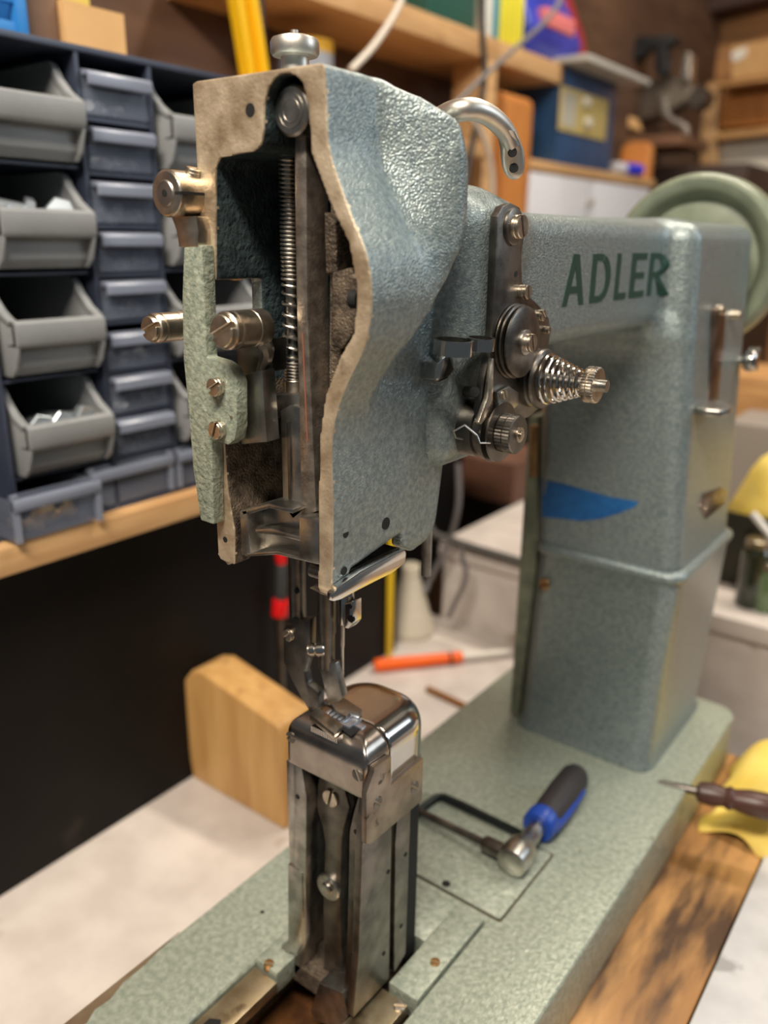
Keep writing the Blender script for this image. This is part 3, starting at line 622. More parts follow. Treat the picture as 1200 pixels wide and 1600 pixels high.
for q in ((607, 1362), (600, 1490), (634, 1335), (627, 1447)): hole(rwo, X1(19.6, *q), (1, 0, 0), 1.2)
pk = G(); pk.lathe(X1(17, 627, 1302), (1, 0, 0), [(7, -2), (7, .5)], 24); pk.build('eccentric', M_BLACK, rwo)
screw(rwo, X1(17.5, 631, 1302), (1, 0, 0), 3.2, 1.6, .4, m=M_DSTEEL)
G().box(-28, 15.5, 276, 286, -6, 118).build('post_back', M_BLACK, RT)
# drive lever inside the post
dl = G().prism(ay(246, [(500, 1200), (538, 1215), (540, 1240), (546, 1262), (538, 1290), (534, 1310), (532, 1400), (534, 1530), (506, 1540), (505, 1400), (508, 1318), (503, 1290), (494, 1262), (496, 1230)]), 'y', 246, 252).build('drive_lever', M_DSTEEL, RT, bevel=.8)
w = Y1(246, 518, 1246); screw(dl, (w[0], 245.9, w[2]), NY, 4.4, 1.6, 1.35)
w = Y1(245, 513, 1386); dd = G().lathe((w[0], 246, w[2]), NY, [(7.2, 0), (7.2, 1.4), (6.6, 1.8), (4.6, 1.6), (3.2, 1.8), (3, 3.2), (2.4, 3.5)], 28).build('lever_roller', M_STEEL, dl)
ft = G().prism(ay(238, [(502, 1532), (540, 1548), (548, 1585), (534, 1606), (494, 1590), (488, 1575)]), 'y', 236, 254).build('lever_foot', M_STEEL, dl, bevel=1.4)
G().box(-30, 15, 239, 276, -14, -3).build('post_floor', M_RAW, RT)
# ================================================================== ROOM SHELL AND BENCH
M_PLY = mat('brown_plywood', rgb(78, 54, 40), rgb(102, 74, 54), 6, 0.6, 0, 0.05, 200, stretch=(1, 1, 4), c3=(rgb(70, 46, 34), 3, .55, .2))
M_PINE = mat('pine_board', rgb(182, 140, 94), rgb(204, 164, 116), 9, 0.55, 0, stretch=(14, 1, 14))
M_PINE_X = mat('pine_board_cross', rgb(176, 128, 78), rgb(206, 160, 104), 9, 0.55, 0, stretch=(1, 14, 14))
M_OAKV = mat('orange_veneer', rgb(178, 112, 56), rgb(196, 130, 68), 12, 0.4, 0, stretch=(8, 8, 1))
M_WHITE = mat('white_laminate', rgb(194, 184, 177), rgb(210, 201, 194), 25, 0.45, 0, c3=(rgb(176, 162, 148), 22, .66, .06))
M_BBOARD = mat('black_board', rgb(13, 11, 10), rgb(22, 18, 16), 12, 0.6, 0, 0.1, 150, spec=.2, c3=(rgb(40, 34, 30), 9, .66, .05))
M_CARD = mat('cardboard', rgb(196, 152, 100), rgb(210, 168, 114), 14, 0.8)
M_BIN = mat('grey_bin_plastic', rgb(126, 128, 130), rgb(144, 146, 147), 20, 0.42)
M_FRAME = mat('slate_blue_plastic', rgb(44, 50, 66), rgb(58, 64, 80), 12, 0.4)
M_CLEAR = mat('smoky_clear_plastic', rgb(108, 116, 134), rgb(124, 132, 150), 10, 0.2, alpha=0.38)
M_RIB = mat('clear_rib_plastic', rgb(128, 135, 152), rough=0.25, alpha=0.85)
BZ = -122.0        # bench level
WX = -323.0        # black board plane
struct(G().box(-620, -90, -200, 841, BZ - 30, BZ).build('floor_bench', M_WHITE))
bpy.data.objects['floor_bench'].name = 'trim_1'
struct(G().box(WX - 20, WX, -220, 732, BZ, 144).build('wall_front', M_BBOARD))
struct(G().box(-440, -420, 690, 1500, BZ, 144).build('wall_left_recess', M_BBOARD))
bpy.data.objects['wall_front'].name = 'wall_left_lower'
struct(G().box(-660, -640, -300, 2900, -900, 2000).build('wall_left', M_PLY))
struct(G().box(-700, 1600, 2700, 2720, -900, 2000).build('wall_back', mat('plywood_wall', rgb(150, 104, 60), rgb(176, 126, 76), 4, 0.6, 0, stretch=(1, 4, 6), c3=(rgb(110, 74, 44), 3, .55, .15))))
struct(G().box(-700, 2600, -2200, 2900, -930, -900).build('floor', mat('concrete', rgb(112, 108, 102), rgb(134, 130, 122), 5, .8)))
struct(G().box(-700, 2600, -2200, 2900, 2000, 2030).build('ceiling', mat('dark_rafters', rgb(96, 70, 50), rgb(120, 90, 64), 4, .7)))
# plank shelf that carries the storage cabinet
plank = tag(G().box(-640, -285, -220, 850, 144.5, 163).build('shelf_plank', M_PINE, bevel=1.0), 'pale pine shelf plank under the grey storage bins', 'shelf')

# wooden workbench board below the machine, stained
wb = tag(G().box(-118, 139, 60, 640, -64, -45).build('bench_board', mat('oil_stained_plywood', rgb(140, 98, 54), rgb(174, 130, 78), 9, .5, 0, stretch=(5, 1, 1), c3=(rgb(66, 42, 22), 13, .48, .2)), bevel=1.2), 'oil-stained plywood board carrying the sewing machine', 'board')
for k, (x0, x1) in enumerate(((-118, -70), (90, 135))):
    tag(G().box(x0, x1, 90, 636, BZ, -64.2).build('wood_runner', M_PINE, bevel=1), ('pine runner under the left side of the machine board', 'pine runner under the right side of the machine board')[k], 'board')
lam = tag(G().box(140.5, 420, 60, 620, -70, -42).build('laminate_panel', mat('grey_laminate', rgb(176, 176, 178), rgb(192, 192, 194), 40, .4, c3=(rgb(150, 150, 150), 30, .64, .06)), bevel=1), 'light grey laminate panel beside the stained plywood, bottom right corner', 'panel')
tag(G().box(141, 600, -200, 835, BZ - 40, BZ - .2).build('workbench', M_PINE, bevel=1), 'pine workbench below the grey laminate panel', 'bench')
tag(G().box(150, 180, 100, 600, BZ, -70.2).build('wood_runner', M_PINE, bevel=1), 'pine runner under the grey laminate panel', 'board')

# ================================================================== THINGS ON THE BENCH
# wood block
bf = [( -322, BZ), (-204, BZ), (-203, -30), (-208, -22), (-300, -4), (-314, -8), (-324, -20), (-327, -48), (-326, -90)]
bl = tag(G().prism(bf, 'y', 412, 452).build('wood_block', mat('beech_block', rgb(192, 146, 86), rgb(212, 168, 106), 8, .5, 0, stretch=(9, 9, 1.2), c3=(rgb(150, 106, 60), 10, .60, .2)), bevel=3, seg=3), 'thick pale wooden block with rounded corner behind the steel post', 'wood block')
# thread cone with flange
c = Z1(BZ, 640, 985); cn = thing('thread_cone', 'white thread cone standing on the bench in front of the black board', 'thread cone', (-338, 782, BZ))
CX, CY = -338, 782
G().lathe((CX, CY, BZ), (0, 0, 1), [(31, 0), (32, 2), (32, 9), (30, 12), (11.6, 78), (11.2, 82), (9.4, 82.5), (5, 82.6)], 40).build('thread_winding', mat('cream_thread', rgb(206, 198, 180), rgb(188, 180, 162), 30, .7, stretch=(1, 1, 30)), cn, smooth=40)
G().lathe((CX, CY, BZ + 82), (0, 0, 1), [(10, 0), (11.6, .6), (11.8, 9), (10.8, 10), (5, 10), (5, 6)], 32).build('cone_tip', mat('cream_card', rgb(214, 204, 182), rough=.7), cn)
sp2 = thing('thread_stand_disc', 'beige round spool plate lying behind the thread cone', 'spool plate', (-392, 765, BZ))
G().lathe((-392, 765, BZ), (0, 0, 1), [(0.5, 0), (24, 0), (26, 2), (26, 10), (24, 12), (6, 11), (6, 15), (2, 15)], 36).build('disc', mat('beige_plastic', rgb(176, 166, 132), rough=.5), sp2); G().lathe((-392, 765, BZ + 15), (0, 0, 1), [(2, 0), (2, 20), (1.2, 22)], 14).build('spindle', M_STEEL, sp2)
yr = tag(G().box(-321, -315, 709, 716, BZ, 30).build('yellow_pencil', mat('yellow_lacquer', rgb(222, 184, 36), rough=.4), bevel=2), 'yellow upright stick against the black board behind the thread cone', 'stick')
# orange screwdriver
sd = thing('screwdriver', 'orange-handled screwdriver with white shaft lying on the white bench', 'screwdriver', (-280, 720, BZ))
p0 = Vector(Z1(BZ + 8, 584, 1040)); p1 = Vector(Z1(BZ + 8, 722, 1026)); p2 = Vector(Z1(BZ + 8, 800, 1020)); d = (p1 - p0).normalized(); L = (p1 - p0).length
G().lathe(p0, d, [(5, 0), (7.4, 1.5), (7.8, 10), (7.4, L * .5), (6.6, L * .84), (7.2, L * .87), (7, L * .97), (5.5, L)], 24).build('handle', mat('orange_plastic', rgb(238, 98, 22), rough=.35), sd)
G().lathe(p0 + d * (L * .845), d, [(7.3, 0), (7.3, 3)], 20).build('collar_band', M_BLACK, sd)
G().lathe(p1, d, [(4.6, -1), (4.2, (p2 - p1).length * .8), (2.6, (p2 - p1).length)], 16).build('shaft', mat('white_shaft', rgb(216, 210, 200), rough=.4), sd)
# brown stick
a, b = Vector(Z1(BZ + 3, 668, 1076)), Vector(Z1(BZ + 3, 728, 1104))
tag(G().cyl(a, b + (b - a) * .25, 3.6, n=8).build('pencil_stub', mat('brown_wood', rgb(138, 88, 34), rough=.5)), 'short brown wooden stick lying beside the green bed', 'stick')
# red and grey handle against the black board
rh = thing('red_handle_tool', 'red and dark grey tool handle leaning against the black board', 'tool', (-312, 523, -25))
xr_ = -309
for nm, pa, pb, r, m in (('red_cap', (438, 862), (440, 880), 5.6, 'r'), ('grip', (440, 880), (439, 938), 5.8, 'g'), ('red_collar', (439, 936), (437, 962), 8.2, 'r')):
    G().cyl(X1(xr_, *pa), X1(xr_, *pb), r, n=18).build(nm, mat('red_plastic', rgb(214, 22, 26), rough=.35) if m == 'r' else mat('grey_rubber', rgb(52, 54, 54), rough=.6), rh, bevel=.8)
e = X1(xr_, 437, 962); G().cyl(e, (e[0], e[1], BZ), 3, n=14).build('shaft', M_DSTEEL, rh)

# hex key and ratchet on the machine bed
hx = [Z1(3, 644, 1278), Z1(3, 660, 1262), Z1(3, 680, 1247), Z1(3, 692, 1246), Z1(3, 720, 1258), Z1(3, 780, 1288), Z1(3, 842, 1318)]
tag(G().tube(hx, 3.0, 6).build('hex_key', mat('black_oxide', rgb(38, 44, 44), rough=.35, metal=.6)), 'black bent hex key lying on the machine bed behind the ratchet', 'hex key')
rt = thing('ratchet_driver', 'blue and black handled ratchet lying on the green machine bed', 'ratchet', (30, 400, 1))
h0, h1 = Vector(Z1(11, 805, 1340)), Vector(Z1(12, 900, 1212)); d = (h1 - h0).normalized(); L = (h1 - h0).length
G().lathe(h0 + d * 2, d, [(6, -9), (9, -7.5), (10, 0), (9, 8), (6, 13), (5.4, 22), (5.4, L * .33)], 26).build('ratchet_head', M_STEEL, rt)
G().lathe(h0 + d * (L * .33), d, [(9.5, 0), (10.5, 1.5), (10.5, 10), (9, 12)], 24).build('blue_collar', mat('blue_plastic', rgb(26, 62, 150), rough=.35), rt)
G().lathe(h0 + d * (L * .33 + 11), d, [(8.4, 0), (9.6, 6), (10.2, L * .3), (9.8, L * .52), (8, L * .57), (4, L * .585)], 24).build('grip', mat('black_rubber', rgb(44, 40, 42), rough=.55), rt)
side = Vector((1, .15, -.3)).normalized()
G().tube([h0 + d * (L * .40) + side * 7.5, h0 + d * (L * .6) + side * 8.6, h0 + d * (L * .88) + side * 8], 3.8, 10).build('blue_inlay', MATS['blue_plastic'], rt)
s0, s1 = Vector(Z1(9, 800, 1338)), Vector(Z1(5, 655, 1268)); dd_ = (s1 - s0).normalized(); Ls = (s1 - s0).length
G().lathe(s0, dd_, [(6, 0), (6, 3), (5, 4), (5, Ls * .26), (4.4, Ls * .28), (2.4, Ls * .29), (2.4, Ls)], 18).build('bit_shaft', M_DSTEEL, rt)

# yellow cloth with dark brown handle, right of the column
def cloth(name, x0, x1, y0, y1, z0, amp, seed, n=34, thick=2.0, edge=0.0, bump=0.0):
    rs = np.random.RandomState(seed); ph = rs.rand(8) * 6.28; fq = rs.rand(8, 2) * .07 + .02
    def hgt(x, y):
        h = sum(math.sin(fq[k][0] * x + fq[k][1] * y * (1 if k % 2 else -1) + ph[k]) for k in range(8)) / 8
        u = (x - (x0 + x1) / 2) / ((x1 - x0) / 2); v = (y - (y0 + y1) / 2) / ((y1 - y0) / 2)
        return z0 + thick + amp * max(0, (1 - max(abs(u), abs(v)) ** 6)) * max(0.02, 0.55 + h) + bump * max(0, 1 - u * u - v * v)
    V = []; Fc = []
    for lay in (1, 0):
        for i in range(n + 1):
            for j in range(n + 1):
                x = x0 + (x1 - x0) * i / n + edge * math.sin(j * .5 + seed) * (1 if i in (0, n) else .3); y = y0 + (y1 - y0) * j / n + edge * math.sin(i * .43 + seed * 2)
                zt_ = hgt(x, y); V.append((x, y, zt_ if lay else max(z0, zt_ - thick)))
    N1 = (n + 1) * (n + 1)
    for i in range(n):
        for j in range(n):
            a = i * (n + 1) + j; Fc.append((a, a + n + 1, a + n + 2, a + 1)); Fc.append((N1 + a, N1 + a + 1, N1 + a + n + 2, N1 + a + n + 1))
    for i in range(n):
        for a, b in ((i, i + 1), (n * (n + 1) + i, n * (n + 1) + i + 1), (i * (n + 1), (i + 1) * (n + 1)), (i * (n + 1) + n, (i + 1) * (n + 1) + n)): Fc.append((a, b, N1 + b, N1 + a))
    return G().add(V, Fc)
M_YEL = mat('yellow_cloth', rgb(226, 196, 88), rgb(240, 214, 116), 30, .85)
tag(cloth('yc', 96, 260, 528, 634, -45, 58, 3, bump=4, edge=3).build('yellow_cloth', M_YEL, smooth=80), 'crumpled yellow cloth on the plywood beside the column base', 'cloth')
a, b = Vector(Z1(0, 1088, 1236)), Vector(Z1(2, 1215, 1264)); d = (b - a).normalized(); L = (b - a).length
wh = thing('wooden_handle_tool', 'dark brown turned wooden handle lying on the yellow cloth', 'tool handle', (a + b) / 2)
G().lathe(a, d, [(4, 0), (7, 2), (8, L * .2), (6.5, L * .35), (8.2, L * .42), (6.8, L * .47), (8.6, L * .65), (9, L * .9), (6, L)], 22).build('handle', mat('dark_turned_wood', rgb(62, 38, 34), rgb(78, 50, 42), 20, .4), wh)
G().lathe(a, -d, [(3, 0), (2.6, 22), (1, 26)], 12).build('tang', M_DSTEEL, wh)

# ---- white cabinet behind the bench and what stands on it
cab = thing('white_cabinet', 'low white cabinet behind the machine column', 'cabinet', (0, 1100, -500))
G().box(-328, 700, 842, 1500, -480, -34).build('body', M_WHITE, cab, bevel=1.5)
G().box(-332, 710, 836, 1510, -33.8, -14).build('top', M_WHITE, cab, bevel=1.5)
CT = -14
def bx(name, m, label, cat, x0, x1, y0, y1, z0, z1, bevel=1.0, group=None):
    return tag(G().box(x0, x1, y0, y1, z0, z1).build(name, m, bevel=bevel), label, cat, group)
a = Y1(1010, 700, 840); b = Y1(1010, 800, 760)
bx('brown_box', mat('dark_brown_wood', rgb(86, 56, 42), rgb(104, 70, 52), 20, .6), 'dark brown wooden box on the white cabinet left of the column', 'box', Y1(1030, 690, 800)[0], Y1(1030, 800, 800)[0], 1030, 1150, CT, CT + 62)
hz = [(-335, 820, 2), (-300, 834, -2), (-230, 834, -8), (-120, 834, -8), (-60, 838, -12)]
tag(G().tube([(-360, 828, 25), (-335, 829, -3), (-280, 830, -7), (-220, 830, -9), (-150, 830, -10)], 5, 10).build('dark_hose', mat('grey_hose', rgb(72, 70, 66), rough=.6)), 'dark grey hose running along the white cabinet edge', 'hose')
# right of the column on the cabinet
x0 = Y1(930, 1122, 850)[0]; z1_ = Y1(930, 1170, 806)[2]
bx('olive_box', mat('dark_olive_paint', rgb(44, 42, 30), rough=.6), 'dark olive box under the yellow rag right of the column', 'box', x0, x0 + 260, 930, 1100, CT, z1_)
tag(cloth('y2', x0 + 4, x0 + 240, 934, 1090, z1_ + .3, 74, 11, bump=10, edge=3).build('yellow_rag', M_YEL, smooth=80), 'bunched yellow rag on the dark olive box right of the column', 'cloth')
x2 = Y1(1180, 1130, 700)[0]
bx('grey_crate', mat('grey_ledge', rgb(146, 138, 130), rough=.6), 'grey crate between the yellow rag and the pine crate', 'crate', x2, x2 + 300, 1180, 1300, CT, Y1(1180, 1170, 664)[2])
x3 = Y1(1320, 1120, 620)[0]
bx('pine_crate', M_PINE_X, 'orange pine crate right of the column near the handwheel', 'crate', x3, x3 + 300, 1320, 1480, CT, Y1(1320, 1170, 588)[2])
for k, (px, py, h, r, cl) in enumerate(((1168, 955, 62, 15, (34, 44, 30)), (1194, 960, 40, 15, (96, 118, 84)))):
    x, y, _ = Y1(885, px, py); j = thing('jar', ('dark green glass jar nearest the column on the cabinet', 'paler green glass jar at the right edge on the cabinet')[k], 'jar', (x, y, CT))
    G().lathe((x, y, CT), (0, 0, 1), [(r - 1, 0), (r, 2), (r, h), (r - 4, h + 5)], 26).build('glass', mat('green_glass%d' % k, rgb(*cl), rough=.15, coat=.5), j)
    G().lathe((x, y, CT + h + 5), (0, 0, 1), [(r - 3, 0), (r - 2.5, .5), (r - 2.5, 8), (r - 4, 9)], 26).build('lid', mat('tin_lid', rgb(150, 140, 120), rough=.3, metal=.9), j)
a = Vector(Y1(900, 1176, 802)); b = Vector(Y1(890, 1225, 862)); tag(G().tube([a, b], 4, 10).build('white_rod', mat('white_plastic', rgb(222, 220, 216), rough=.4)), 'white plastic rod leaning right of the column', 'rod')
# ================================================================== STORAGE CABINET (left)
FX = -300.0
CABZ0, CABZ1 = 163.2, 465.0
sc_ = thing('storage_cabinet', 'slate blue plastic storage cabinet with small clear drawers on the plank shelf', 'storage cabinet', (-370, 350, CABZ0))
YC = [150, 248, 345, 401, 500]
ZR = [463, 398, 332, 266, 201]
fr5 = G(); fr5.box(-452, -448, 150, 500, CABZ0, CABZ1)
fro = fr5.build('back_panel', M_FRAME, sc_)
for y in (150, 266, 343.5, 399.5, 497): G().box(-448, FX, y, y + 3, CABZ0, CABZ1).build('divider', M_FRAME, sc_)
G().box(-450, FX + 1, 148, 502, CABZ1, CABZ1 + 4).build('top_rail', M_FRAME, sc_, bevel=.8)
G().box(-450, FX + 1, 148, 502, CABZ0 - .1, CABZ0 + 2).build('bottom_rail', M_FRAME, sc_, bevel=.5)
for z in ZR[1:]:
    G().box(-448, FX - 4, 269, 343, z - 1.5, z + .5).build('bin_shelf', M_FRAME, sc_)
    G().box(-448, FX - 4, 402.5, 497, z - 1.5, z + .5).build('bin_shelf', M_FRAME, sc_)
# small clear drawers
zs = [457, 424, 391, 359, 327, 292, 261, 230]
dfront = G().box(0, 2, 0, 50, -27, -2).mesh('drawer_front'); dfront.materials.append(M_CLEAR)
dpull = G().prism([(0, -1), (7, -2), (9, -4), (9, -10), (7, -11), (7, -5), (0, -5)], 'y', 0, 50).mesh('drawer_pull', bevel=.5); dpull.materials.append(M_RIB)
dtray = G(); dtray.box(-90, 0, 0, 1.2, -27, -6); dtray.box(-90, 0, 48.8, 50, -27, -6); dtray.box(-90, 0, 0, 50, -28, -26.8); dtray = dtray.mesh('drawer_tray'); dtray.materials.append(M_CLEAR)
rs = random.Random(4)
hardware = G()
for i, z in enumerate(zs):
    d_ = put('drawer', dfront, None, sc_, (FX - 2, 348, z))
    put('drawer_pull', dpull, None, d_, (FX - 2, 348, z)); put('drawer_tray', dtray, None, d_, (FX - 2, 348, z))
    G().box(-448, FX - 1, 346.5, 399.5, z - 31, z - 28.5).build('drawer_shelf', M_FRAME, sc_)
    for k in range(9):
        x = FX - rs.uniform(8, 22); y = rs.uniform(354, 392); zz_ = z - 26.5 + rs.uniform(2, 7)
        t = rs.uniform(0, 6.28); hardware.cyl((x, y, zz_), (x + 5 * math.cos(t), y + 7 * math.sin(t), zz_ + rs.uniform(-1, 3)), rs.uniform(2.2, 4.2), n=8)
# wide bottom drawers
def wide(y0, y1, z0, z1, xf):
    o = G().box(xf - 2, xf, y0, y1, z0, z1).build('wide_drawer', M_CLEAR, sc_, bevel=.4)
    G().prism([(xf, z1 - 3), (xf + 4, z1 - 3), (xf + 5, z1 - 6), (xf + 4, z1 - 11), (xf, z1 - 11)], 'y', y0, y1).build('drawer_pull', M_RIB, o, bevel=.5)
    G().box(xf, xf + 3, y0, y0 + 4, z0, z1).build('drawer_rib', M_RIB, o); G().box(xf, xf + 3, y1 - 4, y1, z0, z1).build('drawer_rib', M_RIB, o)
    t = G(); t.box(xf - 120, xf - 2, y0, y1, z0, z0 + 1.5); t.box(xf - 120, xf - 2, y0, y0 + 1.2, z0, z1 - 4); t.box(xf - 120, xf - 2, y1 - 1.2, y1, z0, z1 - 4); t.build('drawer_tray', M_CLEAR, o)
wide(254, 318, 166, 198, -282); wide(322, 396, 167, 198, FX); wide(400, 492, 167, 198, FX)
brass = G()
for k in range(14):
    x = rs.uniform(-306, -290); y = rs.uniform(260, 312); zz_ = 169.5 + rs.uniform(0, 6); t = rs.uniform(0, 6.28)
    brass.cyl((x, y, zz_), (x + 4 * math.cos(t), y + 10 * math.sin(t), zz_ + rs.uniform(0, 4)), rs.uniform(2.5, 4.5), n=10)
for nm, g_, m_, lb_ in (('loose_hardware', hardware, mat('zinc_bright', rgb(206, 208, 210), rough=.3, metal=.6), 'small steel fasteners lying loose in the small clear drawers'), ('loose_fittings', brass, mat('pale_brass', rgb(196, 168, 130), rough=.35, metal=.8), 'pale brass fittings lying loose in the wide bottom drawer')):
    o = g_.build(nm, m_, None, kind='stuff'); o['label'] = lb_; o['category'] = 'fasteners'
# open bins
def bin_mesh(w):
    g = G(); h = 60; D = 122; t = 2.2
    g.box(-D, 0, 0, w, 0, t)                                            # floor
    g.box(-D, -D + t, 0, w, 0, h)                                       # back
    side = [(-D, 0), (28, 0), (34, 6), (38, 18), (38, 34), (33, 37), (25, 42), (17, 50), (12, 58), (8, 60), (-D, 60)]
    g.prism(side, 'y', 0, t); g.prism(side, 'y', w - t, w)
    g.prism([(0, 0), (24, 0), (29, 6), (30, 20), (27, 20), (26, 8), (22, 2.2), (0, 2.2)], 'y', t, w - t)   # recessed rounded belly
    g.prism([(27, 19), (38, 19), (40, 22), (40, 34), (36, 36), (34, 34), (34, 22), (27, 21)], 'y', 0, w)  # front lip
    rim_ = [(8, 60), (12, 58), (17, 50), (25, 42), (33, 37), (36, 36), (34, 33), (23, 38), (14, 47), (8, 56)]
    g.prism(rim_, 'y', -1.5, 3.5); g.prism(rim_, 'y', w - 3.5, w + 1.5)
    g.box(-D, 8, -1.5, 2.5, 57, 60); g.box(-D, 8, w - 2.5, w + 1.5, 57, 60)
    return g.mesh('storage_bin', bevel=.8)
b1 = bin_mesh(64); b1.materials.append(M_BIN); b2 = bin_mesh(84); b2.materials.append(M_BIN)
ordn = ['topmost', 'second from the top', 'third from the top', 'lowest']
cont = ['empty', 'holding steel bolts', 'empty', 'holding bright zinc bolts']
for i, z in enumerate(ZR[:4]):
    o = put('storage_bin', b1, None, None, (FX - 24, 274, z - 63)); tag(o, 'grey open-front bin, %s of the left column, %s' % (ordn[i], cont[i]), 'storage bin', 'grey bins in the storage cabinet')
    o = put('storage_bin', b2, None, None, (FX - 24, 408, z - 63)); tag(o, 'grey open-front bin, %s of the right column beside the machine head' % ordn[i], 'storage bin', 'grey bins in the storage cabinet')
def bolt(p, d, r, L, label):
    d = Vector(d).normalized(); p = Vector(p); t = thing('hex_bolt', label, 'bolt', p, 'bolts in the open bins')
    G().lathe(p, d, [(r * 1.7, 0), (r * 1.9, .8), (r * 1.9, r * 1.1)], 6).build('bolt_head', mat('zinc', rgb(206, 216, 224), rough=.3, metal=.85), t)
    G().lathe(p, d, [(r, r * 1.1), (r, L)], 14).build('bolt_shank', MATS['zinc'], t)
zb4 = ZR[3] - 64 + 33
bolt((-294, 290, zb4), (-1, .3, -.1), 4.5, 40, 'zinc hex bolt at the left in the lowest grey bin')
bolt((-295, 306, zb4), (-1, .1, -.1), 4.2, 40, 'zinc hex bolt in the middle in the lowest grey bin')
bolt((-294, 323, zb4 + 1), (-1, -.3, -.1), 4.8, 40, 'zinc hex bolt at the right in the lowest grey bin')
zb2 = ZR[1] - 64 + 34
bolt((-300, 304, zb2), (-.4, -1, .2), 5, 40, 'large zinc bolt lying across the second grey bin')
bolt((-298, 322, zb2 + 2), (-1, .5, -.3), 5, 36, 'short zinc bolt at the right in the second grey bin')
bolt((-304, 284, zb2), (-.5, .8, -.2), 4, 36, 'thin zinc bolt at the left in the second grey bin')
# ---- on top of the storage cabinet
TZ = CABZ1 + 4.2
cr = thing('blue_crate', 'bright blue plastic crate on top of the storage cabinet, top left corner', 'crate', (-400, 280, TZ))
MB_ = mat('bright_blue_plastic', rgb(40, 120, 190), rough=.35)
G().box(-440, -330, 232, 332, TZ, TZ + 4).build('crate_floor', MB_, cr)
for z in (4, 22, 40): G().box(-334, -330, 232, 332, TZ + z, TZ + z + 8).build('crate_slat', MB_, cr, bevel=.6)
for y in (232, 280, 325): G().box(-336, -329, y, y + 8, TZ, TZ + 56).build('crate_rib', MB_, cr, bevel=.6)
G().box(-440, -330, 328, 332, TZ, TZ + 56).build('crate_end', MB_, cr, bevel=.6); G().box(-440, -436, 232, 332, TZ, TZ + 56).build('crate_back', MB_, cr, bevel=.6)
bx('wooden_box', mat('dull_brown_wood', rgb(112, 82, 62), rgb(128, 96, 72), 12, .6, stretch=(1, 1, 6)), 'dull brown wooden box between the blue crate and the tan carton', 'box', -446, -345, 334, X1(-340, 106, 88)[1] - 1, TZ, TZ + 70)
ct_ = thing('tan_carton', 'open tan cardboard carton on top of the storage cabinet', 'carton', (-390, 410, TZ))
y0, y1 = X1(-340, 106, 88)[1], X1(-340, 199, 98)[1]
G().box(-344, -340, y0, y1, TZ, TZ + 34).build('front_panel', M_CARD, ct_); G().box(-420, -344, y1 - 4, y1, TZ, TZ + 34).build('end_panel', M_CARD, ct_); G().box(-420, -344, y0, y0 + 4, TZ, TZ + 34).build('end_panel', M_CARD, ct_)
G().box(-424, -420, y0, y1, TZ, TZ + 34).build('back_panel', M_CARD, ct_); G().box(-420, -344, y0 + 4, y1 - 4, TZ, TZ + 2).build('bottom_panel', M_CARD, ct_)
tag(G().prism([(-412, TZ + 2.2), (-356, TZ + 2.2), (-352, TZ + 50), (-360, TZ + 56), (-408, TZ + 44)], 'y', y0 + 8, y1 - 18).build('yellow_paper', mat('yellow_paper', rgb(214, 190, 96), rough=.8)), 'yellow folded paper sticking out of the tan carton', 'paper')

# ================================================================== UPPER SHELF ALONG THE LEFT WALL
tag(G().box(-638, -500, 700, 1210, 610, 640).build('shelf_board', M_PINE, bevel=1), 'thick pine shelf high on the left wall', 'shelf')
tag(G().box(-560, -500, 1182, 1212, -800, 609.5).build('shelf_post', M_PINE, bevel=1), 'pine post holding up the end of the high shelf', 'post')
tag(G().box(-638, -470, 640, 1150, 470, 490).build('shelf_board', M_PINE, bevel=1), 'lower pine shelf behind the machine head carrying the paint can', 'shelf')
# yellow level
a, b = Vector(X1(-520, 390, 118)), Vector(X1(-520, 362, -60)); lv = thing('spirit_level', 'yellow spirit level leaning behind the sewing machine head', 'spirit level', a)
dlev = (b - a).normalized(); up_ = Vector((1, 0, 0)); sd_ = dlev.cross(up_).normalized()
def obx(name, m, par, c0, length, w, dpt, off=0.0):
    g = G(); R4 = []
    for t in (0, length):
        p = c0 + dlev * t; R4.append([p + sd_ * (s * w) + up_ * (q + off) for s, q in ((-1, 0), (1, 0), (1, dpt), (-1, dpt))])
    g.loft(R4); return g.build(name, m, par, bevel=.8)
MY = mat('yellow_enamel', rgb(236, 186, 22), rough=.35)
c0 = a - dlev * 60
obx('level_web', MY, lv, c0, 420, 7, 8); 
for s in (-1, 1): obx('level_flange', MY, lv, c0 + sd_ * (s * 11), 420, 4.2, 16)
a = Vector(X1(-520, 412, 100)); tag(G().cyl(a - Vector((0, 0, 90)), a + Vector((0, -12, 240)), 6, n=12).build('dark_rod', mat('dark_plastic', rgb(52, 50, 58), rough=.4)), 'dark thin rod beside the yellow spirit level', 'rod')
cc = X1(-560, 478, 100); can = thing('paint_can', 'white and yellow paint can behind the thumb knob', 'paint can', (cc[0], cc[1], 490.2))
ztop = X1(-530, 478, 50)[2]
G().lathe((cc[0], cc[1], 490.2), (0, 0, 1), [(34, 0), (34, ztop - 490 - 16)], 36).build('can_body', mat('grey_blue_label', rgb(150, 156, 166), rough=.4), can)
G().lathe((cc[0], cc[1], ztop - 16), (0, 0, 1), [(34.4, 0), (34.4, 10), (35, 11), (35, 14), (31, 14.5), (30, 12)], 36).build('yellow_rim', mat('mustard', rgb(206, 160, 52), rough=.4), can)
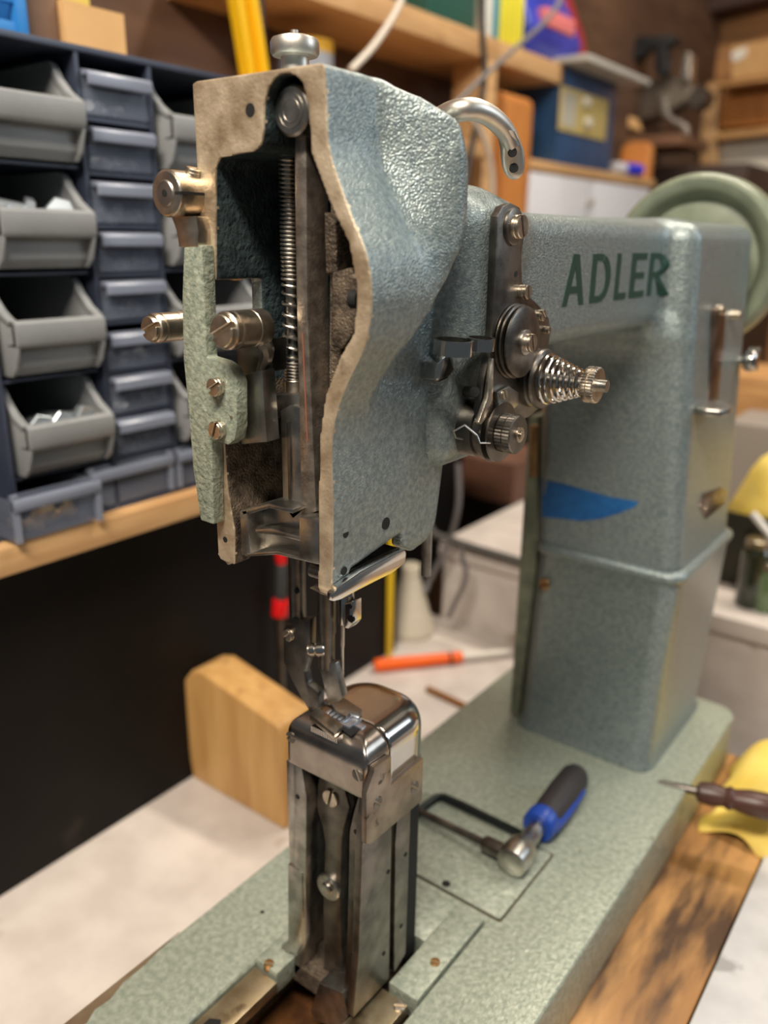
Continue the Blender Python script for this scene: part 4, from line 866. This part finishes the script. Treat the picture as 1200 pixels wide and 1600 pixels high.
# things on the high shelf
SZ = 640.2
def shelfbox(name, m, label, cat, pa, pb, depth, h, x=-510, group=None, z=SZ):
    ya, yb = X1(x, *pa)[1], X1(x, *pb)[1]; return bx(name, m, label, cat, x - depth, x, ya, yb, z, z + h, 1.0, group)
shelfbox('green_case', mat('dark_green_paint', rgb(40, 86, 76), rough=.35), 'dark green case on the high pine shelf', 'case', (668, 20), (742, 40), 90, 70, -506)
for i, (x0, x1, c_, nm, h) in enumerate(((757, 768, (216, 216, 208), 'white', 110), (769, 778, (52, 140, 156), 'teal', 104), (779, 786, (224, 214, 60), 'yellow', 112), (787, 794, (216, 206, 52), 'yellow', 110), (795, 801, (228, 220, 74), 'yellow', 112), (802, 809, (214, 202, 48), 'yellow', 108), (810, 816, (228, 220, 70), 'yellow', 112))):
    lab = {0: 'white booklet at the left end of the row on the high shelf', 1: 'teal booklet between the white and yellow ones on the high shelf', 2: 'first yellow booklet next to the teal one', 3: 'second yellow booklet from the teal one', 4: 'middle yellow booklet of the five on the high shelf', 5: 'second to last yellow booklet on the high shelf', 6: 'last yellow booklet at the right end beside the blue package'}[i]
    ya, yb = X1(-515, x0, 70)[1], X1(-515, x1, 70)[1]; b_ = thing('booklet', lab, 'booklet', (-550, (ya + yb) / 2, 625), 'booklets on the high shelf')
    G().box(-600, -515, ya, yb, SZ, SZ + h).build('cover', mat('cover_%s' % nm, rgb(*c_), rough=.5), b_, bevel=.6); G().box(-598, -517, ya + 1, yb - 1, SZ + h - 2, SZ + h + .4).build('pages', mat('paper', rgb(220, 214, 200), rough=.8), b_)
ya, yb = X1(-515, 757, 5)[1], X1(-515, 818, 5)[1]
bx('orange_tray', mat('orange_plastic2', rgb(232, 92, 34), rough=.4), 'orange tray lying on top of the row of booklets', 'tray', -600, -512, ya, yb, SZ + 112.6, SZ + 128)
shx = tag(G().box(-638, -500, 1212.2, 1440, 610, 640).build('shelf_board', M_PINE, bevel=1), 'far end of the high pine shelf beyond the post', 'shelf')
bp_ = thing('blue_package', 'shiny blue package with red and white print on the high shelf', 'package', (-560, 1340, SZ))
ya, yb = X1(-515, 822, 60)[1], X1(-515, 900, 60)[1]
G().loft([[(-600, ya, SZ), (-600, yb, SZ), (-515, yb, SZ), (-515, ya, SZ)], [(-608, ya - 6, SZ + 40), (-608, yb + 6, SZ + 40), (-505, yb + 6, SZ + 40), (-505, ya - 6, SZ + 40)], [(-575, ya, SZ + 120), (-575, yb, SZ + 120), (-540, yb, SZ + 120), (-540, ya, SZ + 120)]]).build('bag', mat('blue_film', rgb(34, 48, 150), rgb(48, 66, 176), 12, .25, coat=.4), bp_, bevel=5, seg=3)
G().box(-520, -503, ya + 40, yb - 30, SZ + 48, SZ + 74).build('red_print', mat('pinkish_print', rgb(216, 120, 120), rough=.4), bp_, bevel=3)
tag(G().prism([(X1(-515, 905, 20)[1], SZ), (X1(-515, 925, 60)[1] + 40, SZ), (X1(-515, 925, 60)[1], SZ + 70), (X1(-515, 905, 20)[1] - 20, SZ + 130)], 'x', -560, -530).build('red_packet', mat('red_film', rgb(150, 44, 52), rough=.3), bevel=2), 'dark red packet leaning against the blue package', 'packet')
# cables
def cable(name, pts, r, m, label): tag(G().tube(catmull(pts, 8), r, 8).build(name, m, smooth=60), label, 'cable')
cable('white_cable', [X1(-420, 548, 110), X1(-425, 585, 70), X1(-440, 620, 15), X1(-450, 640, -40)], 4.2, mat('white_cable', rgb(196, 186, 172), rough=.5), 'white cable hanging diagonally behind the sewing machine head')
cable('grey_cable', [X1(-440, 700, 175), X1(-440, 745, 130), X1(-440, 800, 80), X1(-440, 860, 25), X1(-440, 890, -30)], 3.6, mat('grey_cable', rgb(104, 100, 100), rough=.5), 'grey cable crossing in front of the high shelf end')
cable('black_cable', [X1(-445, 752, -30), X1(-445, 754, 60), X1(-445, 756, 130), X1(-445, 735, 240), X1(-445, 720, 330)], 4.4, mat('black_cable', rgb(52, 48, 46), rough=.5), 'black cable hanging down beside the pine post')
cable('pale_cable', [X1(-430, 712, 160), X1(-430, 750, 205), X1(-430, 768, 260), X1(-430, 770, 330)], 3.4, MATS['white_cable'], 'pale cable looping down behind the take-up lever')
cable('grey_lead', [Y1(800, 716, 725), Y1(800, 716, 790), Y1(810, 700, 850), Y1(800, 672, 905), Y1(790, 664, 925)], 3.6, MATS['grey_cable'], 'grey lead hanging down behind the head towards the thread cone')
cable('grey_lead', [Y1(790, 720, 860), Y1(800, 728, 900), Y1(795, 712, 940), Y1(790, 700, 965)], 3.2, MATS['grey_cable'], 'second grey lead hanging beside the white cabinet front')

# ================================================================== BLUE CHARGER ON ITS WOODEN UNIT
UX = -500
yA, yB = X1(UX, 778, 300)[1], X1(UX, 1012, 300)[1]
ut = X1(UX, 850, 252)[2]
un = thing('wall_unit', 'wooden wall unit with white doors and rounded veneer ends', 'wall unit', (-580, (yA + yB) / 2, -890))
G().box(-638, UX - 4, yA + 92, yB, -200, ut - 16).build('body', M_OAKV, un, bevel=1)
G().box(-640, UX + 4, yA + 92, yB + 30, ut - 15, ut).build('unit_top', M_PINE, un, bevel=1)
ym = X1(UX, 925, 280)[1]
for q0, q1 in ((yA + 96, ym - 2), (ym + 2, yB)): 
    o = G().box(UX - 3.8, UX + 4, q0, q1, ut - 360, ut - 20).build('door', mat('cool_white_panel', rgb(208, 210, 216), rough=.4), un, bevel=1)
    G().cyl((UX + 4, q1 - 20, ut - 60), (UX + 16, q1 - 20, ut - 60), 5, n=14).build('door_knob', M_NICK, o)
zt_ = X1(UX, 810, 148)[2]
o = G().prism(rrect(-600, UX + 6, ut - 400, zt_, 16), 'y', yA, yA + 90).build('end_panel', M_OAKV, un, bevel=2)
bxx = thing('blue_charger', 'dark blue metal charger box with cream control panel on the wooden unit', 'charger', (-570, 1450, ut))
MBL = mat('dark_blue_enamel', rgb(32, 66, 104), rgb(40, 78, 118), 10, .35)
y0, y1 = X1(UX, 876, 150)[1], X1(UX, 962, 160)[1]; zt_ = X1(UX, 878, 100)[2]
G().box(-636, UX, y0, y1, ut + .3, zt_).build('body', MBL, bxx, bevel=2)
pp = ax(UX + 2, [(878, 126), (950, 164), (948, 228), (877, 196)]); pz0 = (pp[2][1] + pp[3][1]) / 2; pz1 = (pp[0][1] + pp[1][1]) / 2
G().box(UX, UX + 3, pp[0][0], pp[1][0], pz0, pz1).build('control_panel', mat('cream_panel', rgb(196, 176, 110), rough=.5), bxx, bevel=.6)
G().box(UX + 3, UX + 4, pp[0][0] + 6, pp[0][0] + 60, pz0 + 8, pz1 - 8).build('label_plate', mat('pale_label', rgb(190, 186, 170), rough=.5), bxx)
for q in ((913, 160), (916, 192)): G().lathe(X1(UX + 3, *q), (1, 0, 0), [(10, 0), (10, 4), (8, 10)], 22).build('control_knob', mat('pale_knob', rgb(206, 200, 184), rough=.4), bxx)
bd = ax(UX + 60, [(905, 66), (995, 110)])
tag(G().box(-700 + 70, UX + 50, y0 - 10, y1 + 40, zt_ + .4, zt_ + 10).build('grey_board', mat('grey_board', rgb(168, 166, 160), rgb(180, 178, 172), 30, .5), bevel=1), 'light grey board lying on top of the blue charger', 'board')
bl_ = thing('blue_tube', 'small blue and white tube lying on the wooden unit beside the charger', 'tube', X1(UX, 965, 262))
q = Vector(X1(UX - 6, 975, 262)); q.z = ut + 13; G().cyl(q, q + Vector((10, 62, 0)), 12, n=18).build('tube_body', mat('vivid_blue', rgb(36, 50, 200), rough=.35), bl_, bevel=1); G().cyl(q + Vector((-8, -40, 0)), q, 11.5, n=18).build('tube_cap', mat('white_cap', rgb(206, 206, 214), rough=.4), bl_, bevel=1)
# metal vise / clamps on top, black bracket
vs2 = thing('bench_vise', 'grey steel vise with long jaw arms stored beyond the charger', 'vise', (-540, 2150, 640))
MV = mat('dull_iron', rgb(96, 88, 80), rgb(126, 116, 104), 12, .45, .7)
Yv = 2150
def vq(pts, y0, y1, name, m=MV): G().prism(ay(Yv, pts), 'y', y0, y1).build(name, m, vs2, bevel=3)
vq([(962, 132), (1062, 118), (1080, 128), (1082, 152), (1040, 178), (985, 192), (975, 176)], Yv, Yv + 70, 'vise_body')
vq([(1070, 84), (1084, 84), (1082, 128), (1068, 132)], Yv - 20, Yv + 20, 'screw_handle', M_STEEL)
vq([(1036, 150), (1048, 148), (1052, 182), (1080, 196), (1084, 218), (1072, 214), (1068, 202), (1036, 180)], Yv - 30, Yv - 4, 'jaw', M_STEEL)
G().lathe(Y1(Yv - 30, 1090, 152), (0, 1, 0), [(22, 0), (24, 4), (24, 50), (20, 54)], 24).build('vise_nut', M_DSTEEL, vs2)
vb = Y1(Yv + 20, 1000, 200)
tag(G().prism(ay(Yv - 60, [(962, 192), (975, 178), (992, 186), (998, 204)]), 'y', Yv - 62, Yv - 32).build('wood_wedge', M_CARD, bevel=2), 'small pale wood wedge under the grey vise', 'wedge')
tag(G().box(-900 + 262, vb[0] + 140, Yv - 70, Yv + 130, Y1(Yv, 1000, 214)[2] - 30, Y1(Yv, 1000, 214)[2] - 6).build('shelf_board', mat('dark_shelf', rgb(104, 70, 48), rgb(120, 84, 58), 8, .6, stretch=(1, 6, 6)), bevel=2), 'dark wooden shelf carrying the grey vise', 'shelf')
bk = thing('black_bracket', 'black metal angle bracket lying above the grey vise', 'bracket', (-560, 2050, 790))
MK = mat('black_iron', rgb(30, 30, 32), rough=.45, metal=.3)
for nm, P in (('flange', [(950, 58), (1054, 54), (1056, 66), (1030, 74), (950, 76)]), ('web', [(948, 76), (1016, 74), (994, 94), (950, 84)]), ('leg', [(1022, 70), (1042, 68), (1042, 112), (1034, 120), (1024, 116)]), ('lug', [(944, 40), (962, 34), (974, 48), (972, 60), (944, 62)])):
    G().prism(ay(2080, P), 'y', 2080, 2120).build(nm, MK, bk, bevel=2)
tag(G().prism(ay(2300, [(966, -10), (992, -10), (978, 42), (968, 40)]), 'y', 2300, 2320).build('hand_saw', mat('pale_metal', rgb(150, 156, 172), rough=.4, metal=.5), bevel=1), 'pale metal saw hanging above the black bracket', 'saw')
# second veneer panel below the vise
tag(G().prism(rrect(*[ay(1900, [(966, 280), (1018, 222)])[k][0] for k in (0, 1)], ay(1900, [(990, 330)])[0][1] - 300, ay(1900, [(990, 222)])[0][1], 20), 'y', 1900, 1925).build('veneer_panel', M_OAKV, bevel=2), 'rounded orange veneer panel standing below the vise shelf', 'panel')
tag(G().box(-638, -380, 2200, 2690, -890, Y1(2200, 1000, 300)[2] + 60).build('dark_locker', mat('dark_brown_paint', rgb(56, 38, 30), rough=.6), bevel=2), 'dark brown locker in the corner behind the veneer panel', 'locker')
# ---- back wall: stud, boxes, white panel
wy = 2698
def wq(name, m, label, cat, pts, dep, bevel=2): return tag(G().prism(ay(wy - dep, pts), 'y', wy - dep, wy).build(name, m, bevel=bevel), label, cat)
struct(G().prism(ay(wy - 60, [(1096, 130), (1122, 128), (1118, 420), (1092, 420)]), 'y', wy - 60, wy).build('trim_2', M_PINE, bevel=1))
wq('pine_ledge', M_PINE_X, 'pine ledge on the back wall under the orange drawer front', 'ledge', [(1118, 208), (1290, 186), (1290, 200), (1118, 218)], 90)
wq('white_wall_panel', mat('warm_white_panel', rgb(214, 206, 192), rough=.5), 'white panel on the back wall above the handwheel', 'panel', [(1118, 220), (1300, 200), (1300, 420), (1112, 420)], 20)
wq('orange_drawer_front', M_OAKV, 'orange wooden drawer front on the back wall above the white panel', 'drawer front', [(1128, 150), (1300, 128), (1300, 184), (1124, 200)], 70)
wq('cardboard_box', M_CARD, 'tan cardboard box with white label high on the back wall shelf', 'box', [(1143, 72), (1300, 44), (1300, 103), (1143, 125)], 160)
tag(G().prism(ay(wy - 164, [(1143, 82), (1166, 72), (1166, 86), (1150, 96), (1143, 94)]), 'y', wy - 164, wy - 160.2).build('paper_label', mat('paper_white', rgb(226, 220, 210), rough=.7)), 'white paper label stuck on the tan cardboard box', 'label')
wq('pine_ledge', M_PINE_X, 'pine ledge on the back wall under the tan cardboard box', 'ledge', [(1118, 130), (1300, 106), (1300, 112), (1118, 136)], 180)
# purple-brown plank near the ceiling
wq('dark_beam', mat('dark_beam', rgb(62, 40, 34), rough=.7), 'dark beam along the top of the back wall', 'beam', [(985, -60), (1300, -160), (1300, -30), (1110, 18), (1010, 34), (990, 20)], 120)
